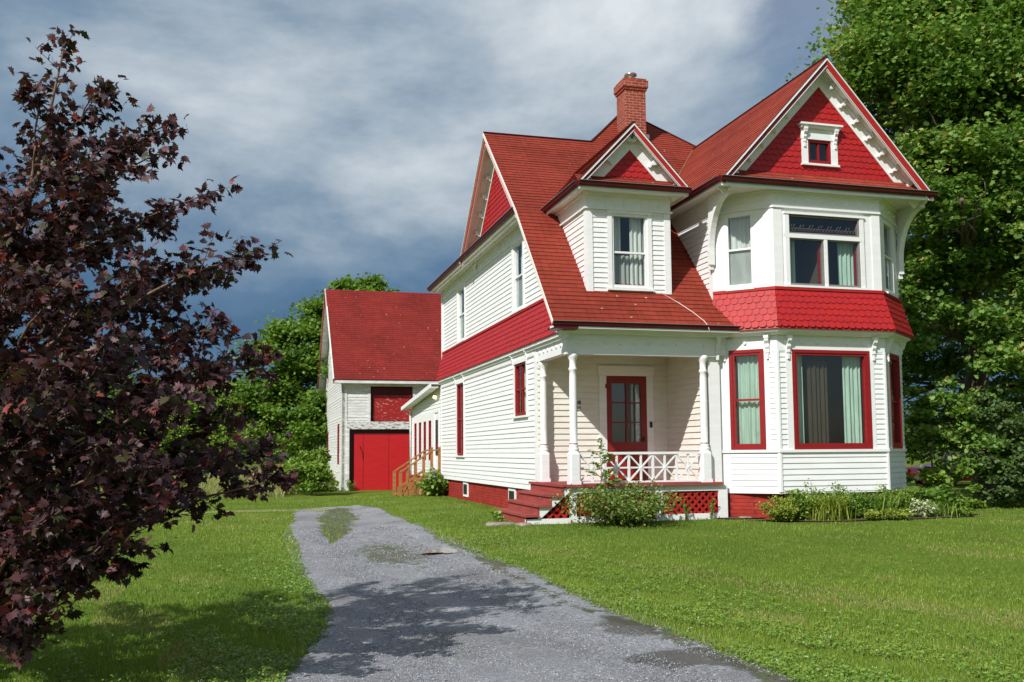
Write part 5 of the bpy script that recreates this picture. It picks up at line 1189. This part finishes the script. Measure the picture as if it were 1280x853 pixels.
# big maple to the right of the house
tree('maple_tree', 'tall green maple towering beside the right end of the house', 'tree', (12.6, 25.0, .1), 17,
     [(11.25, 24.5, 11.8, 2.7, 2.7, 2.3), (13.6, 24.6, 12.8, 3.0, 3, 2.8), (11.9, 24.8, 14.9, 2.9, 2.9, 1.9), (11.7, 23.2, 8.6, 2.2, 2.0, 1.7), (14.2, 23.8, 9.6, 2.4, 2.2, 2.0), (11.6, 24.4, 5.9, 1.9, 1.7, 1.4), (13.2, 22.8, 6.6, 1.9, 1.7, 1.4), (12.2, 22.9, 4.0, 1.5, 1.4, 1.1), (10.35, 21.1, 7.3, .8, .7, .6), (10.5, 22.6, 9.3, .9, .8, .7), (10.4, 23.0, 4.6, .8, .8, .9)],
     190000, .130, 'leaf_maple', 21, .36, None, 'bark', 'star', 6)
tree('ash_tree', 'leafy green tree behind the tall maple at the right edge', 'tree', (19.5, 33, .1), 14,
     [(17, 32, 9, 4, 3, 4), (21, 33, 8, 4, 3, 5), (13.5, 33.5, 8, 3.4, 3, 4), (14.8, 34, 3.0, 2.4, 2, 3.0), (12.0, 34, 4.2, 2.6, 2.4, 2.6), (17, 33, 4, 4, 2.5, 3), (22, 33, 3, 3, 3, 3)], 60000, .2, 'leaf_tree', 22, .3)
gr_ = 'bushes at the foot of the tall maple'
tree('bush', 'tall leafy bush in shade under the tall maple at right edge', 'bush', (11.5, 22.6, .1), 4, [(11.7, 22.8, 1.5, 1.1, .9, 1.5), (12.8, 22.9, 2.3, 1.2, 1.0, 1.6), (10.9, 23.3, 2.6, .8, .8, 1.1)], 18000, .115, 'leaf_maple', 23, .05, gr_, shape='oval')
tree('bush', 'bush at the far right frame edge beside the lawn, shade put into its darker leaves', 'bush', (12.1, 21.4, .1), 3, [(11.5, 21.9, .9, .8, .6, .9), (12.4, 21.6, 1.1, .9, .7, 1.1), (11.9, 22.3, 2.4, .8, .7, .9)], 9000, .11, 'leaf_blue_green', 24, .04, gr_, shape='oval')  # duller leaf colour stands in for the shade at this edge
tree('bush', 'light green bush by the right corner of the bay', 'bush', (10.0, 22.6, .1), 3, [(9.9, 22.8, .75, .65, .5, .45), (10.45, 23.1, 2.4, .7, .6, .9), (10.5, 22.3, .8, .6, .5, .6), (10.2, 22.1, .35, .7, .5, .25)], 5200, .13, 'leaf_garden', 25, .04, gr_, shape='oval')
# trees to the left of the barn and across the field
gt = 'green trees beyond the field'
tree('maple_tree', 'broad green maple directly left of the barn', 'tree', (-10.5, 52, 0), 11,
     [(-8.6, 52, 8.7, 3.0, 3, 2.4), (-11.6, 51, 6.8, 2.6, 2.6, 2.4), (-9.0, 50, 5.2, 3.2, 2.4, 2.4), (-13.2, 50.5, 4.4, 2.3, 2.2, 1.9), (-6.8, 52, 7.6, 2.8, 2.6, 3.0), (-8.7, 52.5, 10.3, 1.7, 1.5, 1.3), (-11.2, 49.4, 3.0, 2.8, 2, 1.8)], 80000, .20, 'leaf_tree', 31, .3, gt, shape='star')
tree('maple_tree', 'smaller pale green tree left of the broad maple by the barn', 'tree', (-16, 49, 0), 6,
     [(-15.6, 49, 3.8, 2.0, 1.8, 1.6), (-14.2, 48.5, 2.3, 1.6, 1.5, 1.4), (-17.3, 49.3, 2.8, 1.7, 1.7, 1.6)], 26000, .17, 'leaf_garden', 32, .15, gt)
k_ = 0
for (x, y, r, hh, mt, lab) in ((-21, 58, 3.4, 7.5, 'leaf_tree', 'rounded tree half hidden behind the right side of the purple maple'), (-28, 66, 4.2, 9, 'leaf_blue_green', 'dark blue-green tree behind the middle of the purple maple'), (-36, 68, 4.4, 8.5, 'leaf_tree', 'green tree beyond the field near the left frame edge'), (-44, 74, 5, 10, 'leaf_blue_green', 'farthest dark tree at the left frame edge')):
    tree('field_tree', lab, 'tree', (x, y, 0), hh, [(x, y, hh*.62, r, r*.9, hh*.33), (x-r*.5, y-1, hh*.35, r*.8, r*.7, hh*.26), (x+r*.6, y-.6, hh*.38, r*.8, r*.7, hh*.26)], 22000, .24, mt, 40+k_, .22, gt, limbs=4); k_ += 1
tree('bush', 'tall wild bush against the left wall of the barn', 'bush', (-7.7, 36, 0), 2.0, [(-7.7, 36, .7, .8, .7, .7), (-8.2, 36.3, 1.0, .6, .6, .6), (-7.5, 36.3, 1.4, .5, .5, .45), (-7.0, 35.7, .45, .4, .4, .4)], 14000, .12, 'leaf_garden', 33, .04, None, shape='oval')
tree('bush', 'small low bush standing alone on the left lawn', 'bush', (-9.1, 23.6, 0), .6, [(-9.1, 23.6, .22, .5, .35, .22)], 2500, .06, 'leaf_tree', 34, .015, None, shape='oval')
# distant wood along the horizon
g = np.random.default_rng(77); P = []
for i in range(170):
    a = RD(-80+160*i/170); d = 150+g.random()*50; c = np.array([d*sin(a), d*cos(a), 1.5+2*g.random()]); r = np.array([6, 6, 4+3.5*g.random()])
    q = g.normal(size=(420, 3)); q /= np.linalg.norm(q, axis=1)[:, None]; P.append(c+q*r*(g.random((420, 1))**.3))
P = np.concatenate(P); P = P[P[:, 2] > 0]; o = leafs('distant_wood', P, 1.1, 'leaf_blue_green', g, .2, 'diamond'); tag(o, 'far belt of dark woodland along the horizon', 'woodland', kind='stuff')

# ---- the purple maple close by on the left
def purple_maple():
    g = np.random.default_rng(9); rnd = random.Random(9); bx, by = -3.95, 6.9
    root = empty('purple_maple', (bx, by, 0)); tag(root, 'young purple-leaved maple in the left foreground over the lawn', 'tree')
    m = MB(); b = np.array([bx, by, 0]); W = lambda x, y, z: np.array([x, y, z])-b
    def px(u, v, d): return np.array([(u-640)/F_PX*d, d, EYE+(565-v)/F_PX*d])-b
    trunk = [np.array(q) for q in ((0, 0, -.05), (.03, .02, .5), (.0, .0, 1.1), (.08, .03, 1.8), (.15, .0, 2.6), (.32, -.05, 3.4), (.5, -.08, 4.1), (.62, -.1, 4.7))]
    m.tube(trunk, [.085, .075, .068, .055, .040, .025, .013, .005], 9)
    # a second leader, higher, just outside the frame
    t2 = [trunk[3], np.array((-.25, .1, 2.6)), np.array((-.4, .1, 3.6)), np.array((-.45, .1, 4.6)), np.array((-.5, .1, 5.2))]; m.tube(t2, [.045, .035, .025, .015, .006], 7)
    prof_z = [.35, .8, 1.1, 1.5, 1.85, 2.3, 2.75, 3.1, 3.55, 3.9, 4.2, 4.6, 4.8]; prof_r = [.35, .85, 1.35, 1.95, 2.0, 1.95, 1.75, 1.75, 1.45, 1.15, .95, .45, .2]
    targets = []
    # limbs are spread round the crown; the ones below come from the shape of this tree's right-hand side
    for (u, v, d) in ((325, 308, 6.7), (262, 232, 6.8), (212, 172, 6.7), (205, 140, 6.9), (292, 330, 7.2), (318, 440, 7.0), (330, 450, 6.3), (300, 520, 6.7), (385, 590, 6.6), (350, 560, 7.1), (290, 565, 6.2), (228, 610, 6.0), (165, 700, 6.2), (120, 690, 5.8), (60, 740, 5.9), (10, 790, 6.2), (60, 780, 6.3), (275, 400, 6.1), (240, 480, 5.7), (150, 560, 5.4), (60, 640, 5.5), (180, 640, 5.8), (40, 480, 5.2), (130, 420, 5.5), (60, 350, 5.5), (170, 330, 5.9), (110, 250, 6.1), (150, 200, 6.4), (60, 170, 6.3), (35, 100, 6.6), (120, 90, 6.7), (5, 240, 6.1), (210, 260, 7.4), (20, 560, 5.6), (100, 500, 5.9), (250, 330, 7.5), (200, 430, 7.9), (200, 600, 7.6), (120, 650, 7.7), (260, 560, 7.9)):
        targets.append(px(u-max(0, u-110)*.10, v+6, d))
    ga = 0
    for i in range(78):
        z = .75+4.0*((i+.5)/62); ga += 2.39996; r = np.interp(z, prof_z, prof_r)*(.75+.25*rnd.random())
        if cos(ga) > .15 and i % 2: continue
        if z > 4.25 or (z > 3.4 and i % 3 == 0): continue
        k_ = 1.2 if cos(ga) < 0 and z < 3.6 else .92
        targets.append(np.array([.1+r*cos(ga)*k_, r*sin(ga), z]))
    LP, LD = [], []      # leaf positions and twig directions
    def add_leaves(p, d, n=2):
        for _ in range(n):
            LP.append(p+np.array([rnd.gauss(0, .035) for _ in range(3)])); LD.append(d)
    for t in targets:
        zt = t[2]; h0 = max(.35, min(4.4, zt-.35-.32*math.hypot(t[0], t[1])))
        src = np.array([np.interp(h0, [q[2] for q in trunk], [q[i] for q in trunk]) for i in range(3)]); 
        if t[0] < -.1 and zt > 2.6: src = np.array([np.interp(max(1.8, h0), [q[2] for q in t2], [q[i] for q in t2]) for i in range(3)])
        L_ = np.linalg.norm(t-src)
        if L_ < .12: continue
        pts = limb(m, src, t, .010+.007*L_, .003, 5, .05, rnd, 8, .06)
        ns = max(4, int(L_/.10))
        for j in range(ns):
            f_ = .22+.80*(j+rnd.random()*.7)/ns; f_ = min(f_, 1.0); q = f_*8; i0 = min(7, int(q)); p = pts[i0]+(pts[i0+1]-pts[i0])*(q-i0)
            ax_ = (t-src)/L_; d = np.array([rnd.gauss(0, 1), rnd.gauss(0, 1), rnd.gauss(.15, .7)]); d -= (d@ax_)*ax_*.3; d = d/np.linalg.norm(d)*.7+ax_*.6; tl_ = (.10+.26*rnd.random())*(1.25-.55*f_)
            e = p+d*tl_; m.tube([p, (p+e)/2+np.array([0, 0, .012]), e], [.004, .003, .0015], 4, False)
            for s_ in (.4, .7, 1.0): add_leaves(p+(e-p)*s_, d, 6)
        for s_ in range(4): add_leaves(t, ax_, 2)
    # the leading shoots
    for tk in (trunk[4:], t2[2:]):
        for i in range(len(tk)-1):
            for j in range(8):
                p = tk[i]+(tk[i+1]-tk[i])*((j+1)/8); a = rnd.random()*6.28; d = np.array([cos(a), sin(a), .5]); e = p+d*.2; m.tube([p, e], [.004, .002], 4, False)
                for s_ in (.2, .5, 1.0): add_leaves(p+(e-p)*s_, d, 4)
    for s_ in range(3): add_leaves(trunk[-1], np.array([0, 0, 1.]), 3)
    m.build('trunk', 'bark_maple', root)
    P = np.array(LP); D = np.array(LD); n = len(P)
    # five-lobed leaves on short stalks: they hang out and down from the twig
    nrm = g.normal(size=(n, 3))*.75+np.array([-.1, -.12, .8]); nrm /= np.linalg.norm(nrm, axis=1)[:, None]
    a = D+g.normal(size=(n, 3))*.75; a[:, 2] -= .35; a -= (a*nrm).sum(1)[:, None]*nrm; a /= np.linalg.norm(a, axis=1)[:, None]; bb = np.cross(nrm, a)
    prof = [(-.05, 0), (-.22, .10), (-.16, .30), (-.30, .46), (-.02, .40), (.10, .60), (.20, .40), (.34, .46), (.36, .20), (.52, .20), (.72, 0), (.52, -.20), (.36, -.20), (.34, -.46), (.20, -.40), (.10, -.60), (-.02, -.40), (-.30, -.46), (-.16, -.30), (-.22, -.10)]
    prof = [(.02, 0)]+[(x*1.0+.05, y) for x, y in [(-.08, .0), (-.20, .16), (-.02, .22), (-.06, .52), (.12, .36), (.24, .56), (.30, .26), (.42, .34), (.46, .16), (.72, 0), (.46, -.16), (.42, -.34), (.30, -.26), (.24, -.56), (.12, -.36), (-.06, -.52), (-.02, -.22), (-.20, -.16)]]
    sz = (.044+.048*g.random(n))[:, None]; K = len(prof); cup = g.random(n)[:, None]*.75-.12
    V = np.stack([P+a*sz*(u+.25)+bb*sz*v+nrm*sz*(-cup*(u*u+v*v)*2+.12*abs(v)) for u, v in prof], 1).reshape(-1, 3)
    i = (np.arange(n)*K)[:, None]; T = np.stack([np.concatenate([i, i+j, i+(j+1 if j+1 < K else 1)], 1) for j in range(1, K)], 1).reshape(-1, 3)
    low = np.clip((2.2-P[:, 2])/2.2, 0, 1); v_ = np.clip(g.random(n)**1.1*.86, 0, 1); v_[g.random(n) < .05+.06*low] = .87; v_[g.random(n) < .035] = 1.0
    o = npmesh('crown', V, T, 'leaf_purple', root, var=np.repeat(v_, K-1))
    return root, n
pm_, nl = purple_maple(); print('purple leaves', nl)

# ---- garden plants
def plant(name, label, cat, base, r, h, n, leaf, mat, seed, shape='oval', stems=7, group=None, flower=None, up=.3, blade=False, fl=(40, .035)):
    g = np.random.default_rng(seed); rnd = random.Random(seed); root = empty(name, base); tag(root, label, cat, group); m = MB(); tips = []
    for i in range(stems):
        a = rnd.random()*2*pi; q = r*math.sqrt(rnd.random())*.9; t = (q*cos(a), q*sin(a), h*(.6+.45*rnd.random())*(1-.35*(q/r)**2)); tips.append(t)
        m.tube([(t[0]*.15, t[1]*.15, -.02), (t[0]*.5, t[1]*.5, t[2]*.55), t], [.012*h+.003, .008*h+.002, .002], 5, False)
    m.build('stems', 'stem', root)
    if blade:
        k_ = n; x = g.normal(size=k_)*r*.42; y = g.normal(size=k_)*r*.42; a = g.random(k_)*2*pi; L_ = h*(.6+.5*g.random(k_)); o1 = L_*.8*(.3+.7*g.random(k_)); wd = leaf*(.6+.6*g.random(k_)); V = []
        for s_, zz, ww in ((0, 0, .7), (.3, .55, 1.0), (.7, .88, .8), (1.0, .80, .05)):
            cx, cy, cz = x+np.cos(a)*o1*s_, y+np.sin(a)*o1*s_, L_*zz; V.append(np.stack([cx-np.sin(a)*wd*ww/2, cy+np.cos(a)*wd*ww/2, cz], -1)); V.append(np.stack([cx+np.sin(a)*wd*ww/2, cy-np.cos(a)*wd*ww/2, cz], -1))
        V = np.stack(V, 1).reshape(-1, 3); i = np.arange(k_)*8; Fc = np.concatenate([np.stack([i+2*j, i+2*j+1, i+2*j+3, i+2*j+2], -1) for j in range(3)]); npmesh('foliage', V, Fc, mat, root, var=np.tile(g.random(k_), 3))
    else:
        T = np.array(tips); w_ = g.integers(0, len(T), n); s_ = g.random(n)**.6; P = T[w_]*s_[:, None]**np.array([.8, .8, 1.0])+g.normal(size=(n, 3))*np.array([r*.16, r*.16, h*.08]); P[:, 2] = np.abs(P[:, 2])+.02
        leafs('foliage', P, leaf*(.65+.7*g.random(n)), mat, g, up, shape, root, droop=.25)
    if flower:
        T = np.array(tips); w_ = g.integers(0, len(T), fl[0]); P = T[w_]+g.normal(size=(fl[0], 3))*np.array([r*.14, r*.14, h*.05]); leafs('flowers', np.repeat(P, 5, 0)+g.normal(size=(fl[0]*5, 3))*fl[1]*.4, fl[1], flower, g, .4, 'oval', root)
    return root
def HP(X, Y): x, y, _ = h2w(X, Y); return (x, y, float(gz(np.array(x), np.array(y))))
# soil bed under the bay
m = MB(); pts = []
for i in range(48): a = 2*pi*i/48; q = 1+.08*sin(5*a)+.05*sin(9*a+1); X, Y = 6.15+2.55*q*cos(a), -1.0+.62*q*sin(a); x, y, z = HP(X, Y); pts.append((x, y, z+.02))
m.face(pts); o = m.build('flower_bed', 'soil'); tag(o, 'bare brown soil of the planting bed under the bay', 'flower bed', kind='structure')
m = MB(); pts = []
for i in range(30): a = 2*pi*i/30; q = 1+.1*sin(5*a); X, Y = 3.75+.6*q*cos(a), -.12+.28*q*sin(a); x, y, z = HP(X, Y); pts.append((x, y, z+.024))
m.face(pts); o = m.build('soil', 'soil'); tag(o, 'bare soil patch by the foundation right of the porch', 'soil', kind='structure')
gb = 'plants in the bed under the bay'
beds = [
 ('bush', 'bushy fern-leaved plant at the left end of the bed under the bay', (4.25, -1.15), .40, .52, 2600, .055, 'leaf_yellow', 'diamond', {}),
 ('bush', 'taller mid green bush second from the left in the bay bed', (4.75, -1.0), .42, .66, 2600, .06, 'leaf_garden', 'diamond', {}),
 ('plant', 'clump of long upright strap leaves left of centre in the bay bed', (5.25, -1.15), .4, .60, 300, .024, 'leaf_yellow', 'blade', {'blade': True}),
 ('plant', 'tall white-flowered perennial behind the strap leaves in the bay bed', (5.55, -.95), .36, .82, 1600, .055, 'leaf_garden', 'diamond', {'flower': 'petal_white', 'fl': (30, .03)}),
 ('bush', 'dense green bush at the middle of the bay bed', (5.95, -1.1), .44, .66, 3000, .055, 'leaf_tree', 'diamond', {}),
 ('plant', 'arching long-leaved clump right of the middle of the bay bed', (6.45, -1.05), .42, .62, 300, .022, 'leaf_garden', 'blade', {'blade': True}),
 ('bush', 'low yellow-green mound at the front of the bay bed', (6.55, -1.45), .34, .26, 1500, .05, 'leaf_yellow', 'oval', {}),
 ('bush', 'small yellow-green mound in front of the dense bush in the bay bed', (6.05, -1.5), .26, .22, 900, .05, 'leaf_yellow', 'oval', {}),
 ('plant', 'leafy green perennial with tall dry stalks near the right of the bay bed', (7.0, -.95), .40, .80, 1700, .06, 'leaf_garden', 'diamond', {}),
 ('bush', 'creamy white variegated plant near the right end of the bay bed', (7.35, -1.35), .26, .40, 1300, .05, 'leaf_variegated', 'oval', {}),
 ('plant', 'grassy clump right of the creamy variegated plant', (7.85, -1.1), .34, .42, 300, .014, 'leaf_garden', 'blade', {'blade': True}),
 ('plant', 'broad-leaved green plant beside the right end of the bay', (8.25, -.75), .45, .75, 900, .11, 'leaf_tree', 'oval', {}),
 ('plant', 'sparse seedling standing against the white boards behind the bed', (5.15, -.86), .22, 1.0, 90, .05, 'leaf_garden', 'diamond', {}),
 ('plant', 'small low weed with round leaves at the front right of the bay bed', (8.3, -1.35), .22, .24, 260, .07, 'leaf_tree', 'oval', {})]
for i, (nm, lab, (X, Y), r, h, n, lf, mt, shp, kw) in enumerate(beds): plant(nm, lab, 'plant' if nm == 'plant' else 'bush', HP(X-.28, Y), r*1.12, h*.86, n, lf, mt, 100+i, 'oval' if shp == 'blade' else shp, 9, gb, **kw)
plant('bush', 'rounded spirea bush with reddish tips in front of the porch lattice', 'bush', HP(.78, -.85), 1.25, .80, 7500, .055, 'leaf_spirea', 130, 'oval', 34)
# sapling growing out of the bush
sp_ = empty('sapling', HP(.50, -.35)); tag(sp_, 'thin sapling with feathery leaves rising out of the spirea bush before the railing', 'sapling')
rnd = random.Random(4); m = MB(); m.tube([(0, 0, 0), (.03, .0, .6), (.05, .02, 1.1), (.0, .0, 1.55)], [.012, .010, .007, .002], 6); P = []
for z, L_ in ((.62, .38), (.72, .42), (.82, .3), (.90, .34), (1.02, .2), (1.12, .34), (1.2, .36), (1.28, .22), (1.4, .14), (1.52, .1)):
    for s_ in range(2):
        a = rnd.random()*6.28; e = np.array([cos(a)*L_, sin(a)*L_*.6, z+.10+.06*rnd.random()]); p0 = np.array([.04, 0, z]); m.tube([p0, (p0+e)/2+np.array([0, 0, .04]), e], [.005, .004, .002], 4, False)
        for q in range(int(L_*60)): f_ = .25+.75*q/(L_*60); P.append(p0+(e-p0)*f_+np.array([rnd.gauss(0, .028), rnd.gauss(0, .028), .03*sin(pi*f_)+rnd.gauss(0, .012)]))
m.build('stem', 'stem', sp_); leafs('foliage', np.array(P), .085, 'leaf_garden', np.random.default_rng(6), .7, 'diamond', sp_)
plant('plant', 'large-leaved plant with mauve flowers beside the wooden side stair', 'plant', HP(-.38, 12.35), .62, .78, 1500, .15, 'leaf_garden', 131, 'oval', 16, None, flower='petal_purple', fl=(60, .07))
plant('weed', 'small broad weed growing beside the lowest porch step', 'weed', HP(-1.25, .9), .16, .22, 120, .07, 'leaf_garden', 132, 'oval', 5)
for i, (X, Y, lab) in enumerate(((3.0, -.12, 'wispy weed against the right lattice panel'), (2.45, -.1, 'thin weed before the middle of the right lattice panel'))): plant('weed', lab, 'weed', HP(X, Y), .14, .42, 70, .05, 'leaf_garden', 140+i, 'diamond', 4, 'weeds along the porch lattice')
# weeds along the barn's foot
for i, (X, Y, lab) in enumerate(((-2.75, 22.7, 'weedy tuft at the near corner of the barn'), (-2.0, 22.75, 'short weed at the left end of the barn door'))): plant('weed', lab, 'weed', HP(X, Y), .3, .5, 300, .06, 'leaf_garden', 150+i, 'diamond', 8, 'weeds at the foot of the barn')
# flat stones
rnd = random.Random(12)
for i, (X, Y, s_, lab) in enumerate(((-1.35, .15, .26, 'flat brown stone half sunk in the lawn before the porch steps'), (-1.02, -.3, .17, 'smaller tan stone just right of the sunken brown stone'), (3.72, -.22, .14, 'tan stone on the bare soil by the red foundation'))):
    m = MB(); x, y, z = HP(X, Y); a = [(x+s_*(1+.3*rnd.random())*cos(q), y+s_*.7*(1+.3*rnd.random())*sin(q)) for q in np.linspace(0, 2*pi, 10)[:-1]]
    lo = [(p[0], p[1], z-.03) for p in a]; mi = [(p[0], p[1], z+.02) for p in a]; hi = [(x+(p[0]-x)*.82, y+(p[1]-y)*.82, z+.04+.012*rnd.random()) for p in a]
    m.face(hi)
    for A, B_ in ((lo, mi), (mi, hi)):
        for j in range(9): q = (j+1) % 9; m.face([A[j], A[q], B_[q], B_[j]])
    tag(m.build('stone', 'stone'), lab, 'stone', 'stones by the house')

# ---- red car parked behind the maple
car = empty('parked_car', (17.7, 36.7, 0.08), RD(8)); tag(car, 'shiny red car parked behind the bushes at the right of the house', 'car')
prof = [(-2.1, .28), (-2.14, .55), (-2.05, .78), (-1.35, .90), (-.75, .96), (-.25, 1.38), (.9, 1.42), (1.55, 1.02), (2.05, .96), (2.15, .6), (2.1, .28), (1.62, .28), (1.55, .52), (1.35, .62), (1.12, .62), (.92, .5), (.86, .28), (-.96, .28), (-1.02, .5), (-1.22, .62), (-1.45, .62), (-1.64, .5), (-1.7, .28)]
FCa = Fr((0, .85, 0), (1, 0, 0), (0, 0, 1), (0, -1, 0)); bm_ = MB(); bm_.prism(prof, FCa, 0, 1.7); ob = bm_.build('body', 'car_red', car)
bv = ob.modifiers.new('bevel', 'BEVEL'); bv.width = .05; bv.segments = 3
m = MB()
for n0, n1 in ((-.006, .0), (1.7, 1.706)): m.prism([(-.62, .97), (-.2, 1.32), (.85, 1.35), (1.3, 1.02)], FCa, n0, n1)
m.prism([(-.80, .98), (-.28, 1.36), (-.24, 1.36), (-.72, .98)], FCa, .15, 1.55); m.build('side_window', 'black_metal', car)
for wx in (-1.33, 1.24):
    for wy in (-.84, .84):
        m = MB(); pts = [(wx, wy-.09, .3), (wx, wy+.09, .3)]; m.tube(pts, [.3, .3], 24); wh = m.build('wheel', 'tire', car); m = MB(); m.tube([(wx, wy-.1, .3), (wx, wy+.1, .3)], [.17, .17], 16); m.build('rim', 'steel', wh)
for wy in (-.62, .62):
    m = MB(); m.box(-2.17, -2.08, wy-.14, wy+.14, .58, .72); m.build('headlight', 'steel', car)
m = MB(); m.box(-2.22, -2.1, -.84, .84, .36, .46); m.build('bumper', 'steel', car); m = MB(); m.box(-2.10, -1.0, -.862, -.852, .70, .73); m.build('trim_strip', 'steel', car); m = MB(); m.box(-1.95, -1.85, -.865, -.85, .76, .80); m.build('side_marker', 'amber', car)

# ---- pale blue building glimpsed through the maple
bh = empty('farm_building', (-41, 84, 0), RD(15)); tag(bh, 'pale blue building with grey roof glimpsed through the purple maple leaves', 'building')
m = MB(); fw2 = Fr((0, 0, 0), (1, 0, 0), (0, 0, 1), (0, -1, 0)); rows(m, fw2, [(0, 0), (9, 0), (9, 2.6), (0, 2.6)], (), .2, .02); fs = Fr((9, 0, 0), (0, 1, 0), (0, 0, 1), (1, 0, 0)); rows(m, fs, [(0, 0), (6, 0), (6, 2.6), (3, 4.4), (0, 2.6)], (), .2, .02)
fs = Fr((0, 0, 0), (0, 1, 0), (0, 0, 1), (-1, 0, 0)); rows(m, fs, [(0, 0), (6, 0), (6, 2.6), (3, 4.4), (0, 2.6)], (), .2, .02); m.build('wall', 'pale_blue', bh)
m = MB(); slab(m, [(-.3, -.3, 2.5), (9.3, -.3, 2.5), (9.3, 3, 4.5), (-.3, 3, 4.5)], .12); slab(m, [(-.3, 6.3, 2.5), (9.3, 6.3, 2.5), (9.3, 3, 4.5), (-.3, 3, 4.5)], .12); m.build('roof', 'pale_blue', bh)
for s_ in (1.2, 4, 6.8):
    m = MB(); m.fbox(fw2, s_, s_+1, .02, .05, .9, 2.1); q = m.build('window', 'white_paint', bh); m = MB(); m.fbox(fw2, s_+.1, s_+.9, .05, .06, 1.0, 2.0); m.build('pane', 'black_metal', q)
